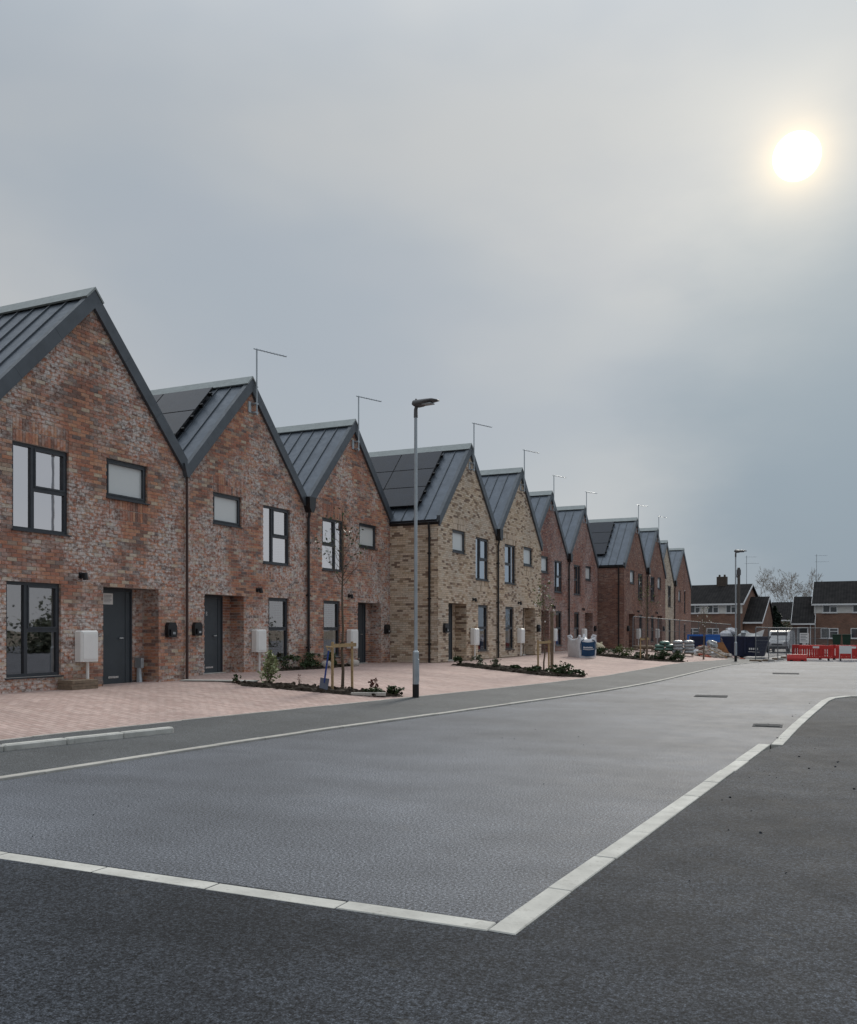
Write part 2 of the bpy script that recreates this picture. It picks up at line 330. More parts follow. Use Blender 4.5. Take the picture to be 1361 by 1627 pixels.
# ------------------------------------------------------------------ mesh builder
class MB:
    def __init__(s): s.v = []; s.f = []; s.r = []
    def quad(s, *p, r=0.):
        n = len(s.v); s.v += [tuple(q) for q in p]; s.f.append(tuple(range(n, n+len(p)))); s.r.append(r)
    def box(s, x0, x1, y0, y1, z0, z1, r=0., M4=None):
        n = len(s.v)
        P = [(x0,y0,z0),(x1,y0,z0),(x1,y1,z0),(x0,y1,z0),(x0,y0,z1),(x1,y0,z1),(x1,y1,z1),(x0,y1,z1)]
        if M4 is not None: P = [tuple(M4 @ Vector(q)) for q in P]
        s.v += P
        for f in ((0,3,2,1),(4,5,6,7),(0,1,5,4),(1,2,6,5),(2,3,7,6),(3,0,4,7)):
            s.f.append(tuple(n+i for i in f)); s.r.append(r)
        return s
    def bbox(s, x0, x1, y0, y1, z0, z1, b=.01, M4=None):
        """box with chamfered vertical and top edges"""
        n = len(s.v); P = []
        def ring(z, i):
            return [(x0+i, y0, z), (x1-i, y0, z), (x1, y0+i, z), (x1, y1-i, z), (x1-i, y1, z), (x0+i, y1, z), (x0, y1-i, z), (x0, y0+i, z)]
        def ring2(z, o):
            return [(x0+b+o*.4, y0+o, z), (x1-b-o*.4, y0+o, z), (x1-o, y0+b+o*.4, z), (x1-o, y1-b-o*.4, z), (x1-b-o*.4, y1-o, z), (x0+b+o*.4, y1-o, z), (x0+o, y1-b-o*.4, z), (x0+o, y0+b+o*.4, z)]
        P = ring2(z0, 0) + ring2(z1-b, 0) + ring2(z1, b)
        if M4 is not None: P = [tuple(M4 @ Vector(q)) for q in P]
        s.v += P
        for k in (0, 8):
            for i in range(8):
                j = (i+1) % 8; s.f.append((n+k+i, n+k+j, n+k+8+j, n+k+8+i)); s.r.append(0.)
        s.f.append(tuple(n+16+i for i in range(8))); s.r.append(0.)
        s.f.append(tuple(n+7-i for i in range(8))); s.r.append(0.)
        return s
    def prism(s, poly, d, r=0.):
        """poly: list of 3d points; d: extrusion vector"""
        n = len(s.v); k = len(poly); d = Vector(d)
        s.v += [tuple(p) for p in poly] + [tuple(Vector(p)+d) for p in poly]
        s.f.append(tuple(range(n+k-1, n-1, -1))); s.f.append(tuple(range(n+k, n+2*k))); s.r += [r, r]
        for i in range(k):
            j = (i+1) % k; s.f.append((n+i, n+j, n+k+j, n+k+i)); s.r.append(r)
        return s
    def tube(s, pts, rads, seg=8, r=0., cap=True):
        pts = [Vector(p) for p in pts]
        if isinstance(rads, (int, float)): rads = [rads]*len(pts)
        rings = []
        for i, p in enumerate(pts):
            t = (pts[min(i+1, len(pts)-1)] - pts[max(i-1, 0)]).normalized()
            a = Vector((1, 0, 0)) if abs(t.x) < .8 else Vector((0, 1, 0))
            u = t.cross(a).normalized(); w = t.cross(u)
            n = len(s.v)
            for k in range(seg):
                an = 2*math.pi*k/seg; s.v.append(tuple(p + (u*math.cos(an) + w*math.sin(an))*rads[i]))
            rings.append(n)
        for a, b in zip(rings, rings[1:]):
            for k in range(seg):
                j = (k+1) % seg; s.f.append((a+k, a+j, b+j, b+k)); s.r.append(r)
        if cap:
            s.f.append(tuple(rings[0]+k for k in range(seg-1, -1, -1))); s.f.append(tuple(rings[-1]+k for k in range(seg))); s.r += [r, r]
        return s
    def leafq(s, p, size, rr, r, elong=1.6):
        d = Vector((rr.gauss(0, 1), rr.gauss(0, 1), rr.gauss(0, .7))).normalized()
        e = d.cross(Vector((rr.gauss(0, 1), rr.gauss(0, 1), rr.gauss(0, 1)))).normalized()
        p = Vector(p); a = d*size*elong*.5; b = e*size*.5
        s.quad(p-a, p+b, p+a, p-b, r=r)
    def blob(s, c, rx, ry, rz, rr, seg=8, rings=5, jit=.15, r=0.):
        n = len(s.v)
        for i in range(rings+1):
            th = math.pi*i/rings
            for k in range(seg):
                ph = 2*math.pi*k/seg; q = 1 + rr.uniform(-jit, jit)
                s.v.append((c[0]+rx*q*math.sin(th)*math.cos(ph), c[1]+ry*q*math.sin(th)*math.sin(ph), c[2]+rz*q*math.cos(th)))
        for i in range(rings):
            for k in range(seg):
                j = (k+1) % seg; s.f.append((n+i*seg+k, n+(i+1)*seg+k, n+(i+1)*seg+j, n+i*seg+j)); s.r.append(r)
        return s
    def mesh(s, name, mat, smooth=False):
        me = bpy.data.meshes.new(name); me.from_pydata(s.v, [], s.f); me.materials.append(M[mat] if isinstance(mat, str) else mat)
        a = me.attributes.new('rnd', 'FLOAT', 'FACE'); a.data.foreach_set('value', s.r)
        if smooth: me.shade_smooth()
        me.update(); return me
    def build(s, name, mat, parent=None, loc=None, smooth=False):
        return put(s.mesh(name, mat, smooth), name, parent, loc)
def put(me, name, parent=None, loc=None):
    o = bpy.data.objects.new(name, me); col.objects.link(o)
    if parent: o.parent = parent
    if loc is not None: o.location = loc
    return o
def empty(name, loc=(0, 0, 0), rz=0, parent=None):
    o = bpy.data.objects.new(name, None); col.objects.link(o); o.location = loc; o.rotation_euler = (0, 0, rz); o.empty_display_size = .2
    if parent: o.parent = parent
    return o
def tag(o, label=None, cat=None, group=None, kind=None):
    if label: o['label'] = label
    if cat: o['category'] = cat
    if group: o['group'] = group
    if kind: o['kind'] = kind
    return o
def copy_tree(o, parent=None):
    c = o.copy(); col.objects.link(c); c.parent = parent
    for ch in list(o.children): copy_tree(ch, c)
    return c
def lerp_tab(tab, t):
    if t <= tab[0][0]: return tab[0][1]
    for (a, va), (b, vb) in zip(tab, tab[1:]):
        if t <= b: return va + (vb-va)*(t-a)/(b-a)
    return tab[-1][1]

# ------------------------------------------------------------------ ground levels
KERB = [(4.70, -8.42), (6.9, -8.24), (9.6, -8.0), (12.5, -7.68), (14.6, -7.32), (18.5, -6.72), (23.4, -5.98), (27.9, -5.62), (34, -5.52), (43, -5.42), (58, -5.35), (75, -5.3)]
BACK = [(3.0, -10.95), (8.84, -10.52), (12.06, -10.1), (18.37, -9.0), (21.4, -8.45), (25, -7.95), (29.2, -7.5), (36, -7.4), (47, -7.33), (75, -7.25)]
def kx(y): return lerp_tab(KERB, y)
def bx(y): return lerp_tab(BACK, y)
def zr(y): return lerp_tab([(40, 0.), (44, -.03), (52, -.2), (58, -.3), (400, -.3)], y)
def zpav(x, y):
    xb = bx(y); zb = zr(y) + .10
    t = max(0, min(1, (xb-x)/(xb+13.0))); t = t*t*(3-2*t)*.25 + t*.75
    return zb + t*(.42-zb)
def frange(a, b, st):
    n = max(1, int(round((b-a)/st))); return [a + (b-a)*i/n for i in range(n+1)]
def sheet(name, rows, mat, kind='structure'):
    m = MB()
    for ra, rb in zip(rows, rows[1:]):
        for (a, b), (c, d) in zip(zip(ra, ra[1:]), zip(rb, rb[1:])): m.quad(a, b, d, c)
    o = m.build(name, mat); tag(o, kind=kind); return o

g = MB(); g.quad((-900, -400, -.62), (900, -400, -.62), (900, 1500, -.62), (-900, 1500, -.62)); tag(g.build('ground', 'ground_dirt'), kind='structure')
# road
def right_kerb(y): return lerp_tab([(4.7, -1.79), (13.5, -1.30), (13.51, -1.16), (22.2, -.78), (23.0, -.56), (23.5, -.22), (23.8, .3), (24.0, 1.2), (24.02, 45), (70, 45)], y)
ys = frange(4.70, 13.5, 1.1) + [13.51, 14.5, 16, 18, 19.6, 21, 22.2, 22.6, 23, 23.3, 23.5, 23.8, 24.0, 24.02] + frange(26, 62, 3)
rows = []
for y in ys:
    a, b = kx(y), right_kerb(y)
    rows.append([(a+(b-a)*t, y, zr(y)) for t in (0, .25, .5, .75, 1)])
sheet('road', rows, 'asphalt_road')
rows = [[(x, y, zr(62)-.004) for x in (-30, -10, 0, 20, 60)] for y in (61.5, 80, 105, 200)]
sheet('yard_surface', rows, 'asphalt_road')
# dark tarmac in the foreground and right of the road, laid in two lifts
FG = []
for y in frange(-8, 4.72, 1.6): FG.append([(x, y, .0078) for x in (-30, -12, -8, -4, -1.6, 4, 20)])
sheet('tarmac_apron', FG, 'asphalt_new')
def rk_out(y): return right_kerb(y) + (.16 if y < 13.55 else .17)
rows = [[(rk_out(y) + (20-rk_out(y))*t, y, .0070) for t in (0, .1, .4, 1)] for y in frange(4.50, 9.60, .8)]
sheet('tarmac_footway', rows, 'asphalt_new')
rows = [[(rk_out(y) + (20-rk_out(y))*t, y, .0062) for t in (0, .1, .4, 1)] for y in frange(9.48, 13.62, .8)]
sheet('tarmac_footway', rows, 'asphalt_new_b')
rows = [[(rk_out(y) + (20-rk_out(y))*t, y, .0054+min(.05, (y-13.5)*.02)) for t in (0, .1, .4, 1)] for y in [13.52, 14.5, 16, 18, 19.6, 21, 22.2, 22.6, 23.0, 23.3, 23.5]]
rows.append([(.45+(20-.45)*t, 23.80, .068) for t in (0, .1, .4, 1)])
sheet('tarmac_footway', rows, 'asphalt_new')
# footway on the house side
rows = []
for y in [3.0, 4.55] + frange(5, 62, 1.5):
    a, b = kx(y)-.125, bx(y)
    rows.append([(a+(b-a)*t, y, zr(y)+.026+(.074-.0)*t) for t in (0, .33, .66, 1)])
sheet('footway', rows, 'asphalt_footway')
# block-paved drives rising to the houses
rows = []
for y in frange(-2, 90, 1.0):
    xb = bx(y)-.055
    rows.append([(xb+(-17-xb)*t, y, zpav(xb+(-17-xb)*t, y)) for t in (0, .1, .2, .3, .4, .5, .6, .75, 1)])
sheet('paved_drive', rows, 'paving')

# kerb stones
def kerb_run(name, path, w, h, mat, length=.915, side=-1, zoff=0., label=None):
    """path: list of (x,y,z) along the road edge; stones lie on `side` of it"""
    root = empty(name, (0, 0, 0)); tag(root, label, kind='structure')
    P = [Vector(p) for p in path]; segs = [(a, b, (b-a).length) for a, b in zip(P, P[1:])]
    tot = sum(s[2] for s in segs)
    def at(t):
        for a, b, l in segs:
            if t <= l + 1e-6: return a.lerp(b, t/l)
            t -= l
        return P[-1]
    n = max(1, int(round(tot/length))); L = tot/n
    for i in range(n):
        a, b = at(i*L+.003), at((i+1)*L-.003)
        d = (b-a); ln = d.length; d.normalize()
        nrm = Vector((d.y, -d.x, 0)).normalized()*side
        dz = R.uniform(-.002, .004); off = R.uniform(-.004, .004)
        m = MB(); M4 = Matrix(((d.x, nrm.x, 0, a.x+nrm.x*off), (d.y, nrm.y, 0, a.y+nrm.y*off), (d.z, 0, 1, a.z+zoff+dz), (0, 0, 0, 1)))
        m.bbox(0, ln, 0, w, -.12, h, .006, M4)
        m.build('kerb_stone', mat, root)
    return root
kerb_run('kerb', [(kx(y), y, zr(y)) for y in frange(4.72, 58, .9)], .125, .030, 'concrete')
kerb_run('kerb', [(-12, 4.70, 0), (-1.792, 4.70, 0)], .15, .012, 'concrete_white', side=1)
kerb_run('kerb', [(right_kerb(y), y, 0) for y in frange(4.555, 13.5, .9)] + [(-1.297, 13.56, 0)], .155, .016, 'concrete_white', side=1)
kerb_run('kerb', [(right_kerb(y)+.02, y, min(.06, (y-13.5)*.02)) for y in [13.52, 14.5, 16, 17, 18, 19.6, 21, 22.2, 22.6, 23.0, 23.3, 23.5, 23.65, 23.8]] + [(.7, 23.92, .06), (1.3, 24.0, .06), (3, 24.05, .06), (12, 24.1, .06)], .15, .020, 'concrete_white', side=1)
kerb_run('edging', [(bx(y)+.0, y, zr(y)+.098) for y in frange(3, 60, 1)], .05, .012, 'concrete', side=-1)

# ------------------------------------------------------------------ new houses
HW, HE, HR = 2.88, 5.0, 8.0
def gen_bricks(u0, u1, z0, z1, holes, rr, clip=None, course=.075, bl=.225, joint=.010):
    out = []; k = 0; z = z0
    while z < z1 - .02:
        za, zb = z, min(z+course-joint, z1)
        off = (-.1125 if k % 2 else 0.) + rr.uniform(-.012, .012)
        lo, hi = u0, u1
        if clip:
            c = clip(zb); lo, hi = max(u0, c[0]), min(u1, c[1])
        spans = [(lo, hi)]
        for (a, b, c0, c1) in holes:
            if zb > c0+.012 and za < c1-.012:
                ns = []
                for (p, q) in spans:
                    if b <= p or a >= q: ns.append((p, q))
                    else:
                        if a > p: ns.append((p, a))
                        if b < q: ns.append((b, q))
                spans = ns
        for (p, q) in spans:
            if q-p < .02: continue
            u = u0 + off + bl*math.floor((p-u0-off)/bl)
            while u < q:
                a, b = max(p, u), min(q, u+bl-joint)
                if b-a > .025: out.append((a, b, za, zb, abs((b-a)-(bl-joint)) < 1e-4 and zb-za > .06))
                u += bl
        z += course; k += 1
    return out
def soldiers(u0, u1, z0, rowsn=2):
    out = []; n = int((u1-u0)/.075); w = (u1-u0)/n
    for r in range(rowsn):
        for i in range(n): out.append((u0+i*w+.005, u0+(i+1)*w-.005, z0+r*.225+.005, z0+r*.225+.215, False))
    return out
def brick_faces(m, P, a, b, c, d, base, n, r):
    """P(u,z,n) maps to 3d; 5-sided brick"""
    p = [P(a, c, n), P(b, c, n), P(b, d, n), P(a, d, n)]; q = [P(a, c, base), P(b, c, base), P(b, d, base), P(a, d, base)]
    i = len(m.v); m.v += p+q
    for f in ((0,1,2,3),(4,5,1,0),(5,6,2,1),(6,7,3,2),(7,4,0,3)): m.f.append(tuple(i+k for k in f)); m.r.append(r)
BRICK_PROTO = {}
def proto_brick(mat, k):
    if (mat, k) not in BRICK_PROTO:
        m = MB(); r = (k+.5)/16
        brick_faces(m, lambda u, z, n: (n, u, z), 0, .215, 0, .065, -.014, .001, r)
        BRICK_PROTO[mat, k] = m.mesh('brick', mat)
    return BRICK_PROTO[mat, k]

def slope_pt(hw, he, hr, side):
    L = math.hypot(hw, hr-he); ca, sa = hw/L, (hr-he)/L
    def f(x, l, n): return (x, side*(l*ca + n*sa), hr - l*sa + n*ca)
    return f, L
def slope_box(m, f, x0, x1, l0, l1, n0, n1):
    i = len(m.v)
    m.v += [f(x0,l0,n0), f(x1,l0,n0), f(x1,l1,n0), f(x0,l1,n0), f(x0,l0,n1), f(x1,l0,n1), f(x1,l1,n1), f(x0,l1,n1)]
    for q in ((0,3,2,1),(4,5,6,7),(0,1,5,4),(1,2,6,5),(2,3,7,6),(3,0,4,7)): m.f.append(tuple(i+k for k in q)); m.r.append(0.)

def window(root, s0, s1, z0, z1, style, name='window', low=False):
    """style: 'single', 'narrow_left', 'narrow_right', 'split' (frame parts under an Empty window)"""
    w = empty(name, (0, 0, 0), parent=root)
    xf, xb, fw = -.055, -.125, .062
    fr = MB()
    fr.box(xb, xf, s0, s0+fw, z0, z1).box(xb, xf, s1-fw, s1, z0, z1).box(xb, xf, s0+fw, s1-fw, z1-fw, z1).box(xb, xf, s0+fw, s1-fw, z0, z0+fw)
    fr.build('frame', 'frame_grey', w)
    panes = []
    zt = z0 + (z1-z0)*.49
    def casement(a, b, c, d):        # slightly proud opening sash
        cm = MB(); t = .035; x1 = xf+.014
        cm.box(xb+.02, x1, a, a+t, c, d).box(xb+.02, x1, b-t, b, c, d).box(xb+.02, x1, a+t, b-t, d-t, d).box(xb+.02, x1, a+t, b-t, c, c+t)
        cm.build('sash', 'frame_grey', w); panes.append((a+t, b-t, c+t, d-t))
    i0, i1, j0, j1 = s0+fw, s1-fw, z0+fw, z1-fw
    if style == 'single': casement(i0, i1, j0, j1)
    else:
        if style == 'split': a, b = i0, i1
        else:
            mw = .075; nwid = (i1-i0)*.33
            if style == 'narrow_left': sm = i0+nwid; a, b = sm+mw, i1; panes.append((i0, sm, j0, j1))
            else: sm = i1-nwid-mw; a, b = i0, sm; panes.append((sm+mw, i1, j0, j1))
            MB().box(xb, xf, sm, sm+mw, j0, j1).build('mullion', 'frame_grey', w)
        MB().box(xb, xf, a, b, zt-.035, zt+.035).build('transom', 'frame_grey', w)
        casement(a, b, zt+.035, j1); panes.append((a, b, j0, zt-.035))
    for (a, b, c, d) in panes:
        m = MB(); m.quad((xb+.03, a, c), (xb+.03, b, c), (xb+.03, b, d), (xb+.03, a, d)); m.build('pane', 'glass_low' if low else 'glass_frosted' if style == 'single' else 'glass', w)
    MB().box(-.10, .045, s0-.03, s1+.03, z0-.03, z0-.004).build('sill', 'frame_grey', w)
    return w

SEEN_WALL = []
def new_house(label, X, yc, floor, kind, bm, mm, fm, hw=HW, tall='narrow_left', wide_ground=False, singles=0, solar=None, flank=False, depth=9.0, door='grey', slim=False, seed=1, junction=None, group='new gabled terrace houses'):
    rr = random.Random(seed)
    root = empty('gabled_house', (X, yc, floor)); tag(root, label, 'house', group)
    he, hr = HE, HR
    sg = 1 if kind == 'A' else -1
    def rng(a, b): return (a, b) if sg == 1 else (-b, -a)
    tw = rng(-1.97, -.62); sw = rng(.40, 1.62); dw = rng(.30, 1.98)
    gw = (rng(-2.11, -.82) if wide_ground else rng(-1.90, -.87))
    wins = [('tall', *tw, 3.075, 4.725), ('small', *sw, 3.975, 4.80), ('ground', *gw, .30, 2.10)]
    if slim: wins = [('small', -2.1, -1.0, 3.6, 4.55), ('slim', .55, 1.3, 2.7, 4.6), ('slim', .55, 1.3, .4, 1.75)]
    holes = [(a, b, c, d) for _, a, b, c, d in wins]
    if not slim: holes.append((*dw, 0, 2.10))
    # --- core wall (mortar bed), split round the openings
    core = MB()
    ch = [(h[0]-.012, h[1]+.012, h[2], h[3]) for h in holes]
    cu = sorted({-hw, hw, *[h[0] for h in ch], *[h[1] for h in ch]}); cz = sorted({0, he, *[h[2] for h in ch], *[h[3] for h in ch]})
    for a, b in zip(cu, cu[1:]):
        for c, d in zip(cz, cz[1:]):
            um, zm = (a+b)/2, (c+d)/2
            if any(h[0] < um < h[1] and h[2] < zm < h[3] for h in ch): continue
            core.box(-.28, -.012, a, b, c if c > 0 else -.35, d)
    core.prism([(-.28, -hw, he), (-.28, hw, he), (-.28, 0, hr)], (.268, 0, 0))
    if not slim:
        a, b = dw
        core.box(-.48, -.28, a-.2, a-.012, 0, 2.2).box(-.48, -.28, b+.012, b+.2, 0, 2.2)
        core.box(-.72, -.48, a-.2, b+.2, 0, 2.2)
    core.build('wall', mm, root)
    # --- flanks and rear
    fl = MB(); fl.box(-depth, -.28, -hw+(0 if flank else .012), -hw+.28, -.4, he).box(-depth, -.28, hw-.28, hw-.012, -.4, he).box(-depth-.2, -depth, -hw, hw, -.4, he)
    fl.prism([(-depth-.2, -hw, he), (-depth-.2, hw, he), (-depth-.2, 0, hr)], (.2, 0, 0))
    fl.build('side_wall', mm if flank else fm, root)
    # --- brickwork
    sold = []
    if not slim:
        if kind == 'A': sp = [(tw[0], tw[1], 4.725), (sw[0], sw[1], 3.525)]
        else: sp = [(sw[0], sw[1], 4.80), (tw[0], tw[1], 2.625)]
        for a, b, z in sp: sold += soldiers(a, b, z)
        hs = holes + [(a, b, z, z+.45) for a, b, z in sp]
    else: hs = holes
    clip = lambda z: (-hw, hw) if z <= he else (-(hr-z)/(hr-he)*hw, (hr-z)/(hr-he)*hw)
    bl = gen_bricks(-hw, hw, 0, hr-.1, hs, rr, clip)
    Pf = lambda u, z, n: (n, u, z)
    full = []
    if singles:
        view = []
        for i, t in enumerate(bl):
            if t[4]:
                wx, wy, wz = X, yc+(t[0]+t[1])/2, floor+t[2]
                dd = -.4242*wx + .9056*wy; rr_ = .9056*wx + .4242*wy; px = 680.5+1470*rr_/dd
                if px > 8 and not (2.0 < 0): view.append((dd*dd+(wz-1.6)**2, i))
        full = {i for _, i in sorted(view)[:singles]}
    m = MB()
    for i, t in enumerate(bl):
        r = rr.random()
        if full and i in full:
            o = put(proto_brick(bm, int(r*16)), 'brick', root, (rr.uniform(-.003, .002), t[0], t[2])); continue
        brick_faces(m, Pf, t[0], t[1], t[2], t[3], -.014, rr.uniform(-.003, .002), r)
    for t in sold: brick_faces(m, Pf, t[0], t[1], t[2], t[3], -.014, rr.uniform(-.003, .002), rr.random()*.75)
    # reveals of the windows and the porch
    for (nm, a, b, c, d) in wins:
        for t in gen_bricks(0, .10, c, d, [], rr, None, .075, .225):
            r = rr.random()
            brick_faces(m, lambda u, z, n: (-.012-u, b-n, z), .0, .1, t[2], t[3], -.013, .001, r)
            brick_faces(m, lambda u, z, n: (-.112+u, a+n, z), .0, .1, t[2], t[3], -.013, .001, rr.random())
    if not slim:
        a, b = dw
        for t in gen_bricks(.0, .47, 0, 2.10, [], rr): brick_faces(m, lambda u, z, n: (-u, b+.012-n, z), t[0], t[1], t[2], t[3], -.014, .010, rr.random())
        for t in gen_bricks(.0, .47, 0, 2.10, [], rr): brick_faces(m, lambda u, z, n: (-.48+u, a-.012+n, z), t[0], t[1], t[2], t[3], -.014, .010, rr.random())
        for t in gen_bricks(a, b, 0, 2.10, [(a+.10, a+1.30, 0, 2.12)], rr): brick_faces(m, lambda u, z, n: (-.48+n, u, z), t[0], t[1], t[2], t[3], -.01, .012, rr.random())
    if flank:
        for t in gen_bricks(0, flank, -.1, he-.02, [], rr): brick_faces(m, lambda u, z, n: (-flank+u, -hw-.010-n, z), t[0], t[1], t[2], t[3], -.012, rr.uniform(-.003, .002), rr.random())
    bo = m.build('brickwork', bm, root); tag(bo, kind='stuff')
    # --- windows
    for (nm, a, b, c, d) in wins:
        st = {'tall': tall, 'small': 'single', 'ground': ('narrow_left' if wide_ground else 'split'), 'slim': 'split'}[nm]
        window(root, a, b, c, d, st, low=(nm == 'ground'))
    # rooms behind the glass
    for zz, dp in ((.0, 2.6), (2.75, 2.6)):
        rm = MB(); x0 = -1.05 if zz == 0 else -.285
        rm.box(-3.4, -3.3, -hw+.3, hw-.3, zz, zz+2.4)
        rm.box(-3.3, x0 if zz else -1.05, -hw+.3, hw-.3, zz-.06, zz)
        rm.box(-3.3, -.3, -hw+.3, hw-.3, zz+2.4, zz+2.45)
        rm.build('room', 'room_wall', root)
    # --- door set in the porch
    if not slim:
        a, b = dw
        dr = empty('door', parent=root)
        MB().box(-.47, -.42, a+.10, a+.16, 0, 2.09).box(-.47, -.42, a+1.25, a+1.30, 0, 2.09).box(-.47, -.42, a+.16, a+1.25, 2.03, 2.09).build('frame', 'frame_grey', dr)
        dm = 'door_grey'
        MB().box(-.465, -.435, a+.165, a+1.09, .02, 2.025).build('slab', dm, dr)
        MB().box(-.465, -.425, a+1.095, a+1.13, .02, 2.025).box(-.465, -.442, a+1.13, a+1.245, .02, 2.025).build('side_panel', dm, dr)
        MB().box(-.435, -.422, a+.58, a+.88, .14, .185).build('letter_plate', 'steel', dr)
        h = MB(); h.box(-.434, -.375, a+.985, a+1.005, 1.0, 1.02).box(-.395, -.375, a+.87, a+1.005, .997, 1.023); h.build('handle', 'steel', dr)
        MB().box(-.52, -.32, a+.10, a+1.30, -.03, .018).build('threshold', 'concrete_white', dr)
        MB().box(-.48, -.02, a+.01, b-.01, 2.101, 2.15).build('porch_ceiling', 'frame_grey', root)
    # --- roof
    roof = empty('roof', parent=root)
    fL, L = slope_pt(hw, he, hr, -1); fR, _ = slope_pt(hw, he, hr, 1)
    pw = .46; npan = int((depth+.1)/pw)
    for f, sd in ((fL, -1), (fR, 1)):
        m = MB(); slope_box(m, f, -pw+.012, 0, .02, L+.05, .03, .075)
        pm = m.mesh('roof_panel', 'roof_metal'); m = MB(); slope_box(m, f, -.012, .012, .02, L+.04, .075, .108); sm = m.mesh('standing_seam', 'roof_trim')
        for k in range(npan):
            put(pm, 'roof_panel', roof, (-.04-k*pw, 0, 0))
            if k: put(sm, 'standing_seam', roof, (-.034-k*pw, 0, 0))
        # verge flashing in three lengths
        n3 = 3
        for k in range(n3):
            ca_ = hw/L; l0, l1 = L*k/n3+(.004 if k else 0), L*(k+1)/n3; xv = -.06
            P0 = [(xv, sd*.0005, hr-.15/ca_), (xv, sd*.0005, hr+.11/ca_)] if k == 0 else [f(xv, l0, -.15), f(xv, l0, .11)]
            P1 = [(xv, sd*(hw-.001), he+.11/ca_), (xv, sd*(hw-.001), he-.15/ca_)] if k == n3-1 else [f(xv, l1, .11), f(xv, l1, -.15)]
            pl = P0 + P1
            m = MB(); m.prism(pl if sd == 1 else pl[::-1], (.135, 0, 0)); m.build('verge_flashing', 'roof_trim', roof)
    ca_ = hw/L; m = MB(); q = [fL(-depth, .2, .112), fL(-depth, .2, .15), (-depth, 0, hr+.15/ca_), fR(-depth, .2, .15), fR(-depth, .2, .112), (-depth, 0, hr+.112/ca_)]
    m.prism(q[::-1], (depth+.09, 0, 0))
    m.build('ridge_cap', 'ridge_metal', roof)
    if solar:
        cols, rws, xo, cw, lo, rh = solar
        m = MB(); slope_box(m, fL, -cw+.012, -.012, .012, rh-.012, .19, .232); pm = m.mesh('solar_panel', 'solar_cell')
        m = MB(); slope_box(m, fL, -cw, 0, 0, rh, .17, .226); slope_box(m, fL, -cw*.5-.02, -cw*.5+.02, .1, rh-.1, .10, .18); fm_ = m.mesh('panel_frame', 'solar_frame')
        ca, sa = hw/L, (hr-he)/L
        for i in range(cols):
            for j in range(rws):
                l = lo + j*(rh+.02); lc = (xo-i*(cw+.02), -l*ca, -l*sa)
                p = put(pm, 'solar_panel', roof, lc); put(fm_, 'panel_frame', roof, lc)
        for j in range(rws):
            for q in (.25, .75):
                l = lo + j*(rh+.02) + rh*q
                m = MB(); slope_box(m, fL, xo+.002, xo+.10, l-.02, l+.02, .167, .22); m.build('panel_clamp', 'solar_frame', roof)
                m = MB(); slope_box(m, fL, xo-cols*(cw+.02), xo+.06, l-.02, l+.02, .110, .165); m.build('panel_rail', 'solar_frame', roof)
    # --- rainwater goods
    if junction:
        style = junction
        yb = hw
        if style == 'black':
            m = MB(); m.prism([(.0, yb-.17, he+.22), (.0, yb+.19, he+.22), (.0, yb+.17, he-.10), (.0, yb+.08, he-.24), (.0, yb-.06, he-.24), (.0, yb-.15, he-.10)], (.22, 0, 0)); m.build('hopper', 'gutter_black', root)
            m = MB(); m.tube([(.10, yb+.01, he-.12), (.10, yb+.01, he-.30), (.065, yb+.01, he-.42), (.065, yb+.01, -.02)], .042, 8)
            for z in (.6, 2.2, 3.8): m.box(.0, .115, yb-.05, yb+.07, z, z+.05)
            m.build('downpipe', 'gutter_black', root)
        else:
            m = MB(); m.prism([(.0, yb-.16, he+.05), (.0, yb+.13, he+.05), (.0, yb+.03, he-.26), (.0, yb-.06, he-.26)], (.12, 0, 0)); m.build('hopper', 'roof_trim', root)
            m = MB(); m.tube([(.06, yb-.01, he-.2), (.06, yb-.01, -.02)], .034, 8); m.build('downpipe', 'pipe_brown', root)
    if flank:
        m = MB(); slope_box(m, fL, -flank-.5, .03, L+.0, L+.12, -.12, .02); m.build('gutter', 'gutter_black', root)
        m = MB(); m.tube([(-.32, -hw-.11, he-.08), (-.32, -hw-.10, he-.22), (-.32, -hw-.055, he-.42), (-.32, -hw-.055, -.1)], .04, 8)
        for z in (.6, 2.2, 3.8): m.box(-.38, -.26, -hw-.10, -hw, z, z+.05)
        m.build('downpipe', 'gutter_black', root)
    return root

def meter_box(label, X, y, floor, hgt=1.18, far=False):
    root = empty('meter_box', (X, y, floor)); tag(root, label, 'meter box', 'white meter boxes on the house fronts')
    m = MB(); m.bbox(.0, .21, -.235, .235, .55, hgt, .03); m.build('cabinet', 'plastic_white', root)
    m = MB(); m.box(.211, .222, -.19, .19, .60, hgt-.06); m.build('cabinet_door', 'plastic_white', root)
    m = MB(); m.tube([(.09, .04, .55), (.09, .04, 0)], .032, 8); m.build('cable_duct', 'plastic_white', root)
    return root
def wall_box(label, X, y, z):
    root = empty('wall_charger', (X, y, z)); tag(root, label, 'charger', 'black boxes by the porches')
    m = MB(); m.prism([(0, -.13, .0), (0, .13, .0), (0, .15, .06), (0, .15, .26), (0, .10, .34), (0, -.10, .34), (0, -.15, .26), (0, -.15, .06)], (.10, 0, 0)); m.build('casing', 'plastic_black', root)
    m = MB(); m.box(.101, .135, -.09, .09, .04, .18); m.build('cover', 'plastic_black', root)
    m = MB(); m.box(.136, .139, -.03, .05, .07, .12); m.build('badge', 'wrap_grey', root)
    return root
